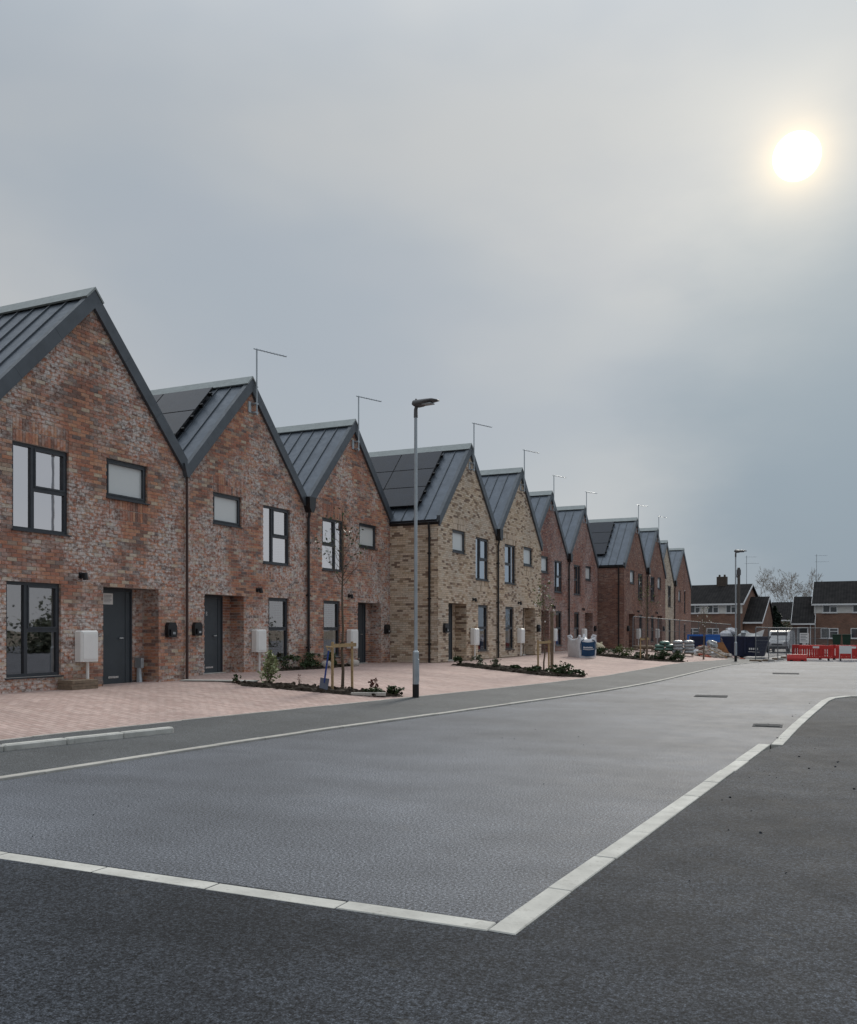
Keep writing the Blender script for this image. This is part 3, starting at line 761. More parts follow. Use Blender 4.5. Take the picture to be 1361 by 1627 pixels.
def wall_light(label, X, y, z):
    root = empty('wall_light', (X, y, z)); tag(root, label, 'wall light', 'black wall lights beside the porches')
    m = MB(); m.box(0, .03, -.05, .05, -.06, .06); m.build('bracket', 'plastic_black', root)
    m = MB(); m.tube([(.02, 0, .0), (.10, .02, .01)], .025, 6); m.tube([(.10, .02, .05), (.12, .03, -.09)], [.05, .055], 8); m.build('lamp_head', 'plastic_black', root)
    return root
def aerial(label, X, y, floor, top=9.0, ln=1.0):
    root = empty('television_aerial', (X, y, floor)); tag(root, label, 'aerial', 'television aerials on the gable peaks')
    m = MB(); m.tube([(.13, .12, 7.15), (.13, .12, top)], .022, 6); m.build('mast', 'galvanised', root)
    m = MB(); m.box(0, .14, .05, .19, 7.2, 7.24).box(0, .14, .05, .19, 7.45, 7.49).box(.0, .03, -.12, .0, 7.2, 7.5); m.build('bracket', 'galvanised', root)
    dx_, dy_ = .36, .93
    m = MB(); m.tube([(.13-.1*dx_, .12-.1*dy_, top-.02), (.13+ln*dx_, .12+ln*dy_, top-.02)], .017, 6)
    for i in range(9):
        q = .08+i*(ln-.12)/8; x_, y_ = .13+q*dx_, .12+q*dy_; m.tube([(x_-.08*dy_, y_+.08*dx_, top-.02), (x_+.08*dy_, y_-.08*dx_, top-.02)], .005, 4)
    m.build('boom', 'galvanised', root)
    return root

H = {}
H[1] = new_house('nearest red brick gabled house at the left edge, metal roof without solar panels', -14.3, 14.27, .40, 'A', 'brick_red', 'mortar_red', 'flat_red', tall='narrow_left', wide_ground=True, singles=300, seed=11, junction='grey')
H[2] = new_house('red brick gabled house with solar panels, second from the left edge', -15.4, 21.2, .42, 'B', 'brick_red', 'mortar_red', 'flat_red', tall='narrow_left', singles=300, solar=(4, 3, -1.0, 1.72, .30, 1.10), seed=12, junction='black')
H[3] = new_house('red brick gabled house behind the staked tree, third from the left edge', -15.4, 26.96, .42, 'A', 'brick_red', 'mortar_red', 'flat_red', tall='narrow_right', singles=300, seed=13)
H[4] = new_house('buff brick gabled house with solar panels and a bare side wall', -13.5, 32.5, .46, 'B', 'brick_buff', 'mortar_buff', 'flat_buff', tall='narrow_left', solar=(3, 3, -.95, 1.72, .30, 1.07), flank=2.4, seed=14, junction='black')
H[5] = new_house('buff brick gabled house with plain metal roof, right of the buff solar house', -13.5, 38.3, .46, 'A', 'brick_buff', 'mortar_buff', 'flat_buff', tall='narrow_right', seed=15)
H[6] = new_house('dark red brick house directly behind the plain buff house', -14.35, 45.3, .46, 'B', 'brick_plum', 'mortar_red', 'flat_red', hw=3.05, tall='narrow_left', solar=(3, 3, -2.2, 1.72, .3, 1.1), seed=16, junction='black')
H[7] = new_house('dark red brick house behind the white bulk bag', -14.35, 51.45, .46, 'A', 'brick_plum', 'mortar_red', 'flat_red', hw=3.05, tall='narrow_right', seed=17)
H[8] = new_house('brown brick house with solar panels and a dark side wall', -12.9, 58.35, .46, 'B', 'brick_brown', 'mortar_dark', 'flat_brown', hw=3.2, tall='narrow_left', solar=(3, 3, -1.3, 1.72, .3, 1.07), flank=2.2, seed=18, junction='black')
H[9] = new_house('brown brick house with plain metal roof beyond the brown solar house', -12.9, 64.8, .46, 'A', 'brick_brown', 'mortar_dark', 'flat_brown', hw=3.2, tall='narrow_right', seed=19)
H[10] = new_house('cream brick house showing a narrow strip of front, second from the row end', -13.7, 72.6, .3, 'B', 'brick_cream', 'mortar_buff', 'flat_buff', hw=3.2, tall='narrow_left', seed=20, junction='black')
H[11] = new_house('last red brick gabled house at the far end of the new row', -13.7, 79.9, .3, 'A', 'brick_brown', 'mortar_red', 'flat_red', hw=4.0, slim=True, seed=21)

ordn = {1: 'nearest red house at the left edge', 2: 'red house with solar panels', 3: 'red house behind the staked tree', 4: 'buff house with solar panels', 5: 'plain-roofed buff house',
        6: 'dark red house nearest the buff pair', 7: 'dark red house behind the bulk bag', 8: 'brown house with solar panels', 9: 'plain-roofed brown house', 10: 'cream house'}
for k in range(1, 10):
    r = H[k]; X, Y, Z = r.location; A = k % 2 == 1; s = 1 if A else -1
    meter_box('white meter box on a post at the '+ordn[k], X, Y+s*-.26, Z)
    wall_box('small black wall charger on the '+ordn[k], X, Y+s*2.33, Z+1.02)
    wall_light('small black wall light on the '+ordn[k], X, Y+s*-.32, Z+2.29)
for k in range(2, 10):
    r = H[k]; X, Y, Z = r.location
    aerial('thin television aerial on the '+ordn[k], X, Y, Z)

# notice on the nearest door, number on the second
X, Y, Z = H[1].location
n = empty('paper_notice', (X-.434, Y+.88, Z+1.74)); tag(n, 'white paper notice stuck on the nearest front door', 'notice')
MB().box(.0, .004, -.16, .14, -.0, .24).build('sheet', 'paper', n)
m = MB()
for i in range(6): m.box(.0045, .006, -.12, .10-(.04 if i % 3 == 2 else 0), .19-i*.028, .197-i*.028)
m.build('print', 'ink', n)
def sub_digit(root_loc, label):
    r = empty('door_number', root_loc); tag(r, label, 'door number')
    m = MB(); w, h, t = .05, .10, .012
    m.box(0, .004, -w/2, -w/2+t, 0, h).box(0, .004, w/2-t, w/2, 0, h).box(0, .004, -w/2+t, w/2-t, 0, t).box(0, .004, -w/2+t, w/2-t, h-t, h).box(0, .004, -w/2+t, w/2-t, h/2-t/2, h/2+t/2)
    m.build('digit', 'steel', r)
X, Y, Z = H[2].location
sub_digit((X-.434, Y-1.98+.62, Z+1.55), 'small silver number on the grey door of the red house with solar panels')
# external tap/service pot in the nearest porch, timber stack
X, Y, Z = H[1].location
r = empty('service_duct', (X-.36, Y+1.80, Z)); tag(r, 'grey service duct and box standing in the nearest porch', 'service duct')
MB().box(-.09, .09, -.09, .0, .34, .56).build('box', 'galvanised', r)
m = MB(); m.tube([(0, -.05, .34), (0, -.05, .2), (.02, -.06, 0)], [.05, .06, .07], 8); m.build('duct', 'galvanised', r)
r = empty('slab_stack', (X+.25, Y-.62, zpav(X+.3, Y-.6))); tag(r, 'small stack of brown concrete slabs below the nearest meter box', 'slab stack')
for i in range(3):
    MB().bbox(-.2, .2, -.33, .33, .002+i*.062, .06+i*.062, .006, Matrix.Rotation(R.uniform(-.08, .08), 4, 'Z')).build('slab', 'timber_weathered', r)

# ------------------------------------------------------------------ street lamps
def street_lamp(label, x, y, hgt, rz=0):
    z = zr(y) + .09
    root = empty('street_lamp', (x, y, z), rz); tag(root, label, 'street lamp', 'street lamps along the footway')
    m = MB(); m.tube([(0, 0, -.05), (0, 0, .30)], .0735, 16); m.build('black_base_band', 'paint_black', root, smooth=False)
    m = MB(); m.tube([(0, 0, .30), (0, 0, .98), (0, 0, 1.01), (0, 0, 1.05)], [.071, .071, .068, .042], 16); m.build('base_column', 'galvanised', root)
    m = MB(); m.bbox(.055, .074, -.035, .035, .36, .86, .008); m.build('access_door', 'galvanised', root)
    m = MB(); m.tube([(0, 0, 1.04), (0, 0, hgt-.28)], [.040, .036], 14); m.build('column', 'galvanised', root)
    m = MB(); m.tube([(0, 0, hgt-.28), (0, 0, hgt-.10), (.02, 0, hgt-.03)], [.046, .042, .036], 12); m.build('spigot', 'lantern_grey', root)
    # lantern: flattened body tapering towards the tip
    lm = MB(); sec = [(-.08, .03, .045, .035), (-.04, .03, .085, .075), (.05, .01, .11, .095), (.16, .012, .12, .088), (.30, .030, .13, .062), (.46, .038, .12, .044), (.58, .025, .07, .018)]
    rings = []
    for (xx, zc, hwid, hh) in sec:
        n0 = len(lm.v); rings.append(n0)
        for k in range(12):
            a = 2*math.pi*k/12; lm.v.append((xx, hwid*math.cos(a)*abs(math.cos(a))**-.25 if abs(math.cos(a)) > 1e-3 else 0, hgt+zc+hh*math.sin(a)*(1 if math.sin(a) > 0 else .8)))
    for a, b in zip(rings, rings[1:]):
        for k in range(12):
            j = (k+1) % 12; lm.f.append((a+k, b+k, b+j, a+j)); lm.r.append(0)
    lm.f.append(tuple(rings[0]+k for k in range(12))); lm.f.append(tuple(rings[-1]+k for k in range(11, -1, -1))); lm.r += [0, 0]
    lm.build('lantern', 'lantern_grey', root, smooth=True)
    m = MB(); m.tube([(.01, 0, hgt+.07), (.01, 0, hgt+.11), (.01, 0, hgt+.135)], [.03, .03, .016], 10); m.build('photocell', 'lantern_grey', root)
    m = MB(); m.box(.20, .44, -.09, .09, hgt-.034, hgt-.012); m.build('lamp_glass', 'wrap_grey', root)
    return root
street_lamp('tall grey street lamp in front of the buff house with solar panels', -8.93, 18.40, 6.47, rad(-8))
street_lamp('distant grey street lamp beside the navy skip', -6.27, 53.05, 5.98, rad(10))

# ------------------------------------------------------------------ planting beds, plants, young trees
def bed(label, poly, seed, z_extra=.0):
    rr = random.Random(seed)
    xs = [p[0] for p in poly]; ysb = [p[1] for p in poly]
    def inside(x, y):
        c = False; j = len(poly)-1
        for i in range(len(poly)):
            xi, yi = poly[i]; xj, yj = poly[j]
            if (yi > y) != (yj > y) and x < (xj-xi)*(y-yi)/(yj-yi)+xi: c = not c
            j = i
        return c
    root = empty('planting_bed', (sum(xs)/len(xs), sum(ysb)/len(ysb), 0)); tag(root, label, 'planting bed', 'dark soil planting beds between the drives')
    ox, oy = root.location.x, root.location.y
    m = MB(); st = .075; nx = int((max(xs)-min(xs))/st)+1; ny = int((max(ysb)-min(ysb))/st)+1
    idx = {}
    def dist_edge(x, y):
        best = 9
        for i in range(len(poly)):
            a = Vector(poly[i]); b = Vector(poly[(i+1) % len(poly)]); p = Vector((x, y)); ab = b-a
            t = max(0, min(1, (p-a).dot(ab)/ab.length_squared)); best = min(best, (p-a-ab*t).length)
        return best
    for i in range(nx+1):
        for j in range(ny+1):
            x, y = min(xs)+i*st, min(ysb)+j*st
            if inside(x, y):
                e = min(1, dist_edge(x, y)/.18); idx[i, j] = len(m.v)
                m.v.append((x-ox, y-oy, zpav(x, y)-.02 + e*(.05+rr.uniform(-.03, .055)+z_extra)))
    for (i, j), a in idx.items():
        if (i+1, j) in idx and (i, j+1) in idx and (i+1, j+1) in idx:
            m.f.append((a, idx[i+1, j], idx[i+1, j+1], idx[i, j+1])); m.r.append(0)
    m.build('soil', 'soil', root)
    m = MB()
    pl = [Vector((p[0]-ox, p[1]-oy, zpav(*p)-.01)) for p in poly]
    for a, b in zip(pl, pl[1:]+pl[:1]):
        d = (b-a).normalized(); n_ = Vector((-d.y, d.x, 0))*.02
        m.prism([a-n_, b-n_, b+n_, a+n_], (0, 0, .03))
    cl = MB()
    for _ in range(160):
        x, y = rr.uniform(min(xs), max(xs)), rr.uniform(min(ysb), max(ysb))
        if inside(x, y): s = rr.uniform(.02, .055); cl.blob((x-ox, y-oy, zpav(x, y)+.05), s, s, s*.7, rr, 5, 3, .3)
    tag(cl.build('soil_clods', 'soil', root), kind='stuff')
    return root
B1 = [(-12.75, 16.95), (-12.3, 16.5), (-9.62, 17.62), (-9.05, 18.30), (-9.35, 18.52), (-10.5, 18.42), (-12.0, 17.75)]
B2 = [(-12.6, 28.5), (-10.6, 27.75), (-8.9, 27.35), (-7.72, 27.95), (-8.3, 28.9), (-10, 29.4), (-12.4, 29.0)]
B3 = [(-12.3, 43.9), (-9.2, 42.6), (-7.55, 43.3), (-7.4, 44.7), (-9.3, 45.6), (-12.2, 46.2)]
B4 = [(-15.33, 21.95), (-14.85, 21.9), (-14.55, 23.5), (-14.7, 25.2), (-14.9, 26.5), (-15.33, 26.7)]
bed('narrow dark soil bed round the staked tree with the spade', B1, 1)
bed('long dark soil bed left of the white bulk bag', B2, 2, .03)
bed('distant dark soil bed behind the bulk bag, full of low shrubs', B3, 3)
bed('soil strip against the wall of the red house with solar panels', B4, 4)

def bush(name, label, x, y, rx, rz, n, mat, seed, size=.05, cat='shrub', group=None, z=None, stem=True, flowers=0, taper=.0):
    rr = random.Random(seed); z = zpav(x, y)+.02 if z is None else z
    root = empty(name, (x, y, z)); tag(root, label, cat, group)
    m = MB()
    for _ in range(max(5, n//60)):
        a = rr.uniform(0, 6.28); q = rr.uniform(.2, .85)
        m.tube([(0, 0, -.03), (rx*q*.4*math.cos(a), rx*q*.4*math.sin(a), rz*.5), (rx*q*math.cos(a), rx*q*math.sin(a), rz*rr.uniform(.8, 1.7))], [.008, .006, .003], 4)
    m.build('stems', 'bark_pale', root)
    m = MB()
    cl = [(rr.gauss(0, .45), rr.gauss(0, .45), rr.uniform(-.8, .95)) for _ in range(max(6, n//45))]
    for _ in range(n):
        c = rr.choice(cl); p = Vector((c[0]+rr.gauss(0, .22), c[1]+rr.gauss(0, .22), c[2]+rr.gauss(0, .22)))
        k = (1-taper*(p.z*.5+.5))
        if p.length > 1.25: continue
        m.leafq((p.x*rx*k, p.y*rx*k, rz*(1+p.z*.95)), size*rr.uniform(.6, 1.3), rr, rr.random())
    tag(m.build('foliage', mat, root), kind='stuff')
    if flowers:
        m = MB()
        for _ in range(flowers):
            a = rr.uniform(0, 6.28); m.blob((rx*.5*math.cos(a)*rr.random(), rx*.5*math.sin(a)*rr.random(), rz*rr.uniform(1.5, 2.0)), .03, .03, .025, rr, 5, 3)
        tag(m.build('flower', 'blossom', root), kind='stuff')
    return root
bush('variegated_shrub', 'pale variegated upright shrub with white flowers in front of the red solar house', -12.2, 17.5, .27, .36, 900, 'leaf_variegated', 5, .05, flowers=7, taper=.45)
G1 = 'small plants in the bed round the staked tree'
bush('small_plant', 'tiny green plant left of the variegated shrub', -12.6, 16.85, .10, .09, 70, 'leaf_dark', 6, .04, 'plant', G1)
bush('small_plant', 'bare reddish twig right of the variegated shrub', -11.55, 17.75, .05, .13, 25, 'leaf_red', 7, .03, 'plant', G1)
bush('small_plant', 'small red-leaved plant right of the staked tree', -9.9, 18.25, .11, .15, 130, 'leaf_red', 8, .04, 'plant', G1)
bush('small_plant', 'low dark green plant near the street lamp, second from its base', -9.72, 17.95, .22, .08, 260, 'leaf_dark', 9, .045, 'plant', G1)
bush('small_plant', 'green plant nearest the street lamp base', -9.42, 18.32, .20, .11, 260, 'leaf_dark', 10, .05, 'plant', G1)
G2 = 'plants in the long bed'
specs = [(-12.3, 28.6, .16, .14), (-11.5, 28.5, .22, .18), (-10.9, 28.4, .26, .16), (-10.2, 28.4, .2, .08), (-9.4, 28.0, .30, .12), (-9.0, 28.7, .26, .13), (-8.75, 28.3, .34, .13), (-8.4, 28.1, .38, .21), (-8.1, 28.35, .28, .10)]
dsc = ['smallest green plant at the house end of the long bed', 'upright green plant second from the house end of the long bed', 'yellow-green plant third from the house end of the long bed', 'flat dark plant in the middle of the long bed',
       'dark plant just left of the stakes in the long bed', 'dark plant between the stakes in the long bed', 'dark plant just right of the stakes in the long bed', 'largest rounded dark plant at the footway end of the long bed', 'low dark plant at the tip of the long bed']
for i, ((x, y, rx, rz), d) in enumerate(zip(specs, dsc)):
    bush('small_plant', d, x, y, rx, rz, int(150+rx*500), 'leaf_grey' if i in (1, 2) else 'leaf_dark', 30+i, .055, 'plant', G2)
G3 = 'low shrubs in the distant bed'
d3 = ['low shrub at the bulk bag end of the distant bed', 'second low shrub from the bulk bag in the distant bed', 'brightest green shrub in the distant bed', 'low dark shrub just left of the distant stakes', 'low dark shrub just right of the distant stakes', 'rounded shrub right of the distant stakes', 'shrub near the footway end of the distant bed', 'shrub at the footway tip of the distant bed']
for i, (x, y, rx, rz) in enumerate([(-11.6, 44.4, .45, .22), (-10.9, 44.2, .5, .26), (-10.3, 44.2, .5, .40), (-9.5, 44.0, .45, .22), (-8.8, 43.9, .45, .2), (-8.35, 44.0, .45, .33), (-7.95, 44.0, .35, .25), (-7.7, 44.1, .3, .33)]):
    bush('low_shrub', d3[i], x, y, rx*.95, rz*.75, 420, 'leaf_fresh' if i == 2 else 'leaf_dark', 50+i, .06, 'shrub', G3)
G4 = 'shrubs against the wall of the red solar house'
for i, (x, y, rx, rz, d) in enumerate([(-15.0, 22.6, .30, .20, 'rounded dark shrub under the ground window of the red solar house'), (-14.95, 23.3, .22, .14, 'low shrub between the wall shrubs of the red solar house'), (-15.0, 23.75, .30, .22, 'dark shrub left of the downpipe of the red solar house'), (-15.0, 24.9, .16, .22, 'thin upright dark shrub right of the black downpipe')]):
    bush('wall_shrub', d, x, y, rx, rz, 420, 'leaf_dark', 70+i, .05, 'shrub', G4)
for i, (x, y, d) in enumerate([(-14.8, 24.25, 'pale boulder left of the thin upright wall shrub'), (-14.8, 25.9, 'pale boulder behind the stakes of the spade tree')]):
    m = MB(); m.blob((0, 0, .08), .22, .2, .15, R, 9, 6, .12); tag(m.build('boulder', 'rubble', None, (x, y, zpav(x, y)), True), d, 'stone', 'pale stones along the wall')
m = MB(); m.bbox(-.38, .38, -.06, .06, 0, .07, .01, Matrix.Rotation(rad(24), 4, 'Z')); tag(m.build('loose_kerb_piece', 'concrete', None, (-9.75, 17.72, zpav(-9.75, 17.72)+.01)), 'short pale concrete piece lying in the bed beside the staked tree', 'concrete piece')
m = MB(); m.box(-.9, .9, -.16, .16, 0, .02, 0, Matrix.Rotation(rad(14), 4, 'Z')); tag(m.build('pale_slab', 'concrete_white', None, (-13.2, 17.0, zpav(-13.2, 17.0)+.012)), 'flat pale slab on the drive at the house end of the near bed', 'slab')

def grow(m, p, d, r, l, depth, rr, tips, spread=.6, up=.15, seg=5, gnarl=.12, rmin=.0):
    pts = [p]; rads_ = [r]; q = Vector(p); dd = Vector(d)
    for i in range(3):
        dd = (dd + Vector((rr.gauss(0, gnarl), rr.gauss(0, gnarl), rr.gauss(0, gnarl)+up*.3))).normalized(); q = q + dd*l/3
        pts.append(tuple(q)); rads_.append(r*(1-.18*(i+1)))
        if depth <= 1: tips.append((tuple(q), tuple(dd)))
    m.tube(pts, rads_, seg, cap=False)
    if depth <= 0: return
    for k in range(rr.choice((2, 2, 3))):
        a = rr.uniform(0, 6.28); s = rr.uniform(.5, 1)*spread
        n_ = dd.cross(Vector((math.cos(a), math.sin(a), .3))).normalized()
        grow(m, tuple(q), (dd + n_*s + Vector((0, 0, up))).normalized(), max(rmin, rads_[-1]*rr.uniform(.6, .85)), l*rr.uniform(.6, .88), depth-1, rr, tips, spread, up, seg, gnarl, rmin)

def young_tree(label, x, y, hgt, fork, leafmat, nleaf, seed, bark='bark', rad0=.035, blossom=0, spread=.75):
    rr = random.Random(seed); z = zpav(x, y)
    root = empty('young_tree', (x, y, z)); tag(root, label, 'tree', 'staked young street trees')
    m = MB(); top = []
    pts = [(0, 0, -.05)]; rads_ = [rad0*1.15]; n = 9
    for i in range(1, n+1):
        t = i/n; pts.append((rr.gauss(0, .012)+.02*t, rr.gauss(0, .012)-.03*t, hgt*.97*t)); rads_.append(rad0*(1-.85*t)+.003)
    m.tube(pts, rads_, 8); m.build('trunk', bark, root)
    m = MB(); tips = []
    nb = 26
    for i in range(nb):
        t = fork + (0.93-fork)*(i/nb)**1.1; zz = hgt*t; a = i*2.4+rr.uniform(-.4, .4)
        d = Vector((math.cos(a)*spread, math.sin(a)*spread, rr.uniform(.45, .95))).normalized()
        k = int(t*n); p = Vector(pts[k]).lerp(Vector(pts[min(k+1, n)]), t*n-k)
        grow(m, tuple(p), d, rad0*.42*(1.25-t), hgt*.15*(1.3-t), 2, rr, tips, .6, .25, 4, .14)
    m.build('branches', bark, root)
    m = MB()
    for _ in range(nleaf):
        p, d = rr.choice(tips); p = Vector(p)+Vector((rr.gauss(0, .035), rr.gauss(0, .035), rr.gauss(0, .04))); m.leafq(p, rr.uniform(.03, .06), rr, rr.random(), 1.9)
    o = m.build('crown', leafmat, root); tag(o, kind='stuff')
    if blossom:
        m = MB()
        for _ in range(blossom):
            p, d = rr.choice(tips); p = Vector(p)*1.0; m.blob(p, .03, .03, .03, rr, 5, 3)
        tag(m.build('blossom', 'blossom', root), kind='stuff')
    return root
def stakes(label, x, y, dx, dy, h, tie=True, mat='timber', h2=None):
    root = empty('tree_stakes', (x, y, zpav(x, y))); tag(root, label, 'stakes', 'timber tree stakes')
    for s, hh in ((-1, h), (1, h2 or h)):
        m = MB(); m.tube([(s*dx, s*dy, -.2), (s*dx+R.uniform(-.01, .01), s*dy, hh)], .031, 8); m.build('stake', mat, root)
    m = MB(); a = Vector((-dx*1.25, -dy*1.25, h-.09)); b = Vector((dx*1.25, dy*1.25, h-.07)); d = (b-a).normalized(); nrm = Vector((-d.y, d.x, 0))*.02
    m.prism([a-nrm*2-Vector((0, 0, .04)), a-nrm*3-Vector((0, 0, .04)), a-nrm*3+Vector((0, 0, .04)), a-nrm*2+Vector((0, 0, .04))], b-a); m.build('cross_bar', mat, root)
    if tie:
        m = MB(); m.tube([(0, 0, h-.13), (0, 0, h-.02)], .058, 10); m.build('rubber_tie', 'rubber', root)
    return root
young_tree('young sparse-leaved tree tied between two timber stakes beside the spade', -10.62, 18.09, 4.15, .58, 'leaf_dark', 130, 21, 'bark_mid')
stakes('two pale timber stakes holding the young tree beside the spade', -10.62, 18.09, .10, .27, 1.10)
young_tree('slim young tree between stakes in the long bed', -9.46, 29.1, 3.0, .45, 'leaf_fresh', 160, 22, 'bark_pale', .028, blossom=14, spread=.45)
stakes('two timber stakes in the long bed left of the bulk bag', -9.46, 29.1, .06, .38, 1.05)
m = MB(); m.box(-.05, .05, -.02, .02, 0, 2.0); tag(m.build('marker_board', 'timber_weathered', None, (-9.32, 29.55, zpav(-9.3, 29.5))), 'tall dark upright board beside the tree in the long bed', 'board')
young_tree('slim young tree standing in the distant shrub bed', -9.09, 43.3, 3.9, .45, 'leaf_fresh', 110, 23, 'bark_pale', .05, spread=.45)
stakes('two timber stakes in the distant shrub bed', -9.2, 43.3, .1, .28, 1.05)
young_tree('far young tree with a few white blossoms in front of the rubble', -7.95, 52.9, 3.0, .4, 'leaf_fresh', 60, 24, 'bark_pale', .045, blossom=16, spread=.5)

# spade stuck upright in the soil
r = empty('spade', (-10.72, 17.42, zpav(-10.72, 17.42))); r.rotation_euler = (rad(2), rad(8), rad(25)); tag(r, 'blue-shafted digging spade leaning upright in the soil by the stakes', 'spade')
m = MB(); n = 6
for i in range(n):
    for j in range(5):
        u0, u1 = -.10+.2*i/n, -.10+.2*(i+1)/n; v0, v1 = -.02+.32*j/5, -.02+.32*(j+1)/5
        f = lambda u, v: (u*(1-.08*(1-v/.3)), .9*u*u+.012*math.sin(v*8), v)
        m.quad(f(u0, v0), f(u1, v0), f(u1, v1), f(u0, v1)); m.quad(*[(p[0], p[1]+.006, p[2]) for p in (f(u0, v1), f(u1, v1), f(u1, v0), f(u0, v0))])
m.box(-.1, .1, .0, .018, .297, .308); m.build('blade', 'spade_steel', r)
m = MB(); m.tube([(0, .005, .2), (0, .01, .36), (0, .01, .92)], [.014, .021, .017], 8); m.build('shaft', 'blue_paint', r)
m = MB(); m.tube([(0, .01, .90), (-.055, .01, 1.0)], .011, 6).tube([(0, .01, .90), (.055, .01, 1.0)], .011, 6).tube([(-.075, .01, 1.0), (.075, .01, 1.0)], .016, 8); m.build('handle', 'timber', r)

# bulk bag
def bulk_bag():
    rr = random.Random(3)
    r = empty('bulk_bag', (-11.45, 40.75, zpav(-11.45, 40.7)), rad(-40)); tag(r, 'white bulk bag with a dark blue printed panel standing on the drive', 'bulk bag')
    N = 9; hgt = .86; m = MB()
    def P(u, v, z):     # u,v in -1..1 on square perimeter
        q = z/hgt; b = .47 + .05*math.sin(q*math.pi)*(1-.5*min(1, abs(u*v))) ; return (u*b, v*b, z)
    per = [(-1+2*i/N, -1) for i in range(N)] + [(1, -1+2*i/N) for i in range(N)] + [(1-2*i/N, 1) for i in range(N)] + [(-1, 1-2*i/N) for i in range(N)]
    zs = [0, .08, .2, .35, .5, .65, .78, .86]
    rings = []
    for zi, z in enumerate(zs):
        n0 = len(m.v); rings.append(n0)
        for (u, v) in per:
            c = min(abs(u), abs(v)); corner = max(0, (c-.45)/.55)
            zz = z + (corner*.13*(z/hgt)**3) - ((1-corner)*.05*(z/hgt)**3) + (rr.uniform(-.015, .015) if z else 0)
            p = P(u*(1-.06*corner), v*(1-.06*corner), z); m.v.append((p[0]+rr.uniform(-.008, .008), p[1]+rr.uniform(-.008, .008), zz))
    K = len(per)
    for a, b in zip(rings, rings[1:]):
        for k in range(K): m.f.append((a+k, a+(k+1) % K, b+(k+1) % K, b+k)); m.r.append(0)
    # sagging, gathered top
    inner = [len(m.v)+k for k in range(K)]
    for (u, v) in per: m.v.append((u*.30, v*.30, hgt-.04+rr.uniform(-.03, .04)))
    for k in range(K): m.f.append((rings[-1]+k, rings[-1]+(k+1) % K, inner[(k+1) % K], inner[k])); m.r.append(0)
    m.f.append(tuple(inner)); m.r.append(0)
    m.build('sack', 'bag_white', r, smooth=True)
    # printed panel on the +x face, following the bulge
    def face(y, z, o):
        q = z/hgt; return (.47+.05*math.sin(q*math.pi)*(1-.5*min(1, abs(y)/.47))+o, y, z)
    pm = MB(); ny, nz = 8, 8
    for i in range(ny):
        for j in range(nz):
            y0, y1 = -.36+.72*i/ny, -.36+.72*(i+1)/ny
            def zt(y, t): lo = .10-.05*math.cos(y*4); hi = .68+.12*abs(y)**1.5*1.5; return lo+(hi-lo)*t
            pm.quad(face(y0, zt(y0, j/nz), .014), face(y1, zt(y1, j/nz), .014), face(y1, zt(y1, (j+1)/nz), .014), face(y0, zt(y0, (j+1)/nz), .014))
    pm.build('printed_panel', 'bag_blue', r)
    tm = MB()
    x = -.27
    for w, h in ((.05, .075), (.04, .055), (.045, .055), (.035, .07), (.05, .055), (.03, .055), (.045, .07), (.04, .055), (.05, .055)):
        tm.quad(face(x, .42, .02), face(x+w, .42, .02), face(x+w, .42+h, .02), face(x, .42+h, .02)); x += w+.012
    tm.build('lettering', 'bag_white', r)
    sm = MB(); pts = [(-.30+.6*i/10, .375-.03*math.sin(i/10*math.pi)) for i in range(11)]
    for (a, b), (c, d) in zip(pts, pts[1:]): sm.quad(face(a, b, .02), face(c, d, .02), face(c, d+.022, .02), face(a, b+.022, .02))
    sm.build('printed_swoosh', 'bag_white', r)
    # lifting loops at the corners
    for (u, v) in ((-1, -1), (1, -1), (1, 1), (-1, 1)):
        lm = MB(); bx_, by_ = u*.42, v*.42
        tp = rr.uniform(.02, .07)
        lm.tube([(bx_, by_, .88), (bx_*1.06, by_*1.06, .92+tp), (bx_*.86, by_*.86, .95+tp), (bx_*.75, by_*.75, .88)], .055, 7); lm.build('lifting_loop', 'bag_white', r)
    em = MB(); e1 = [face(-.40, .35, .02), face(-.41, .6, .02), face(-.36, .74, .02), face(-.22, .82, .02)]
    em.tube(e1, .018, 5); em.build('webbing', 'bag_blue', r)
    em = MB(); em.tube([face(.40, .35, .02), face(.41, .6, .02), face(.36, .74, .02), face(.22, .80, .02)], .018, 5); em.build('webbing', 'bag_blue', r)
bulk_bag()
m = MB(); m.blob((0, 0, .26), .42, .32, .28, R, 10, 7, .13); m.box(-.44, -.36, -.2, .2, 0, .45)
r = empty('sand_sack', (-12.35, 46.7, zpav(-12.3, 46.7))); tag(r, 'cream sack slumped behind the bulk bag', 'sack')
m = MB(); m.blob((0, 0, .26), .46, .34, .28, R, 10, 7, .13); m.build('sack', 'sack_cream', r, smooth=True)
m = MB(); m.tube([(.2, 0, .45), (.3, .02, .58)], [.09, .03], 7); m.build('tied_neck', 'sack_cream', r)
r = empty('traffic_cone_pile', (-11.95, 40.3, 0)); bpy.data.objects.remove(r)

# loose kerb stones laid on the footway
r = empty('kerb_stone_row', (0, 0, 0)); tag(r, 'row of loose pale kerb stones lying on the near footway', 'kerb stones')
a, b = Vector((-9.95, 7.4)), Vector((-9.30, 10.85))
d = (b-a).normalized(); ang = math.atan2(d.y, d.x); Lt = (b-a).length; nst = 4
for i in range(nst):
    p = a + d*(Lt*i/nst); M4 = Matrix.Translation((p.x, p.y, zr(p.y)+.06)) @ Matrix.Rotation(ang+R.uniform(-.006, .006), 4, 'Z')
    m = MB(); m.bbox(0, Lt/nst-.008, -.065, .065, 0, .095, .02, M4); m.build('loose_kerb_stone', 'concrete_white', r)

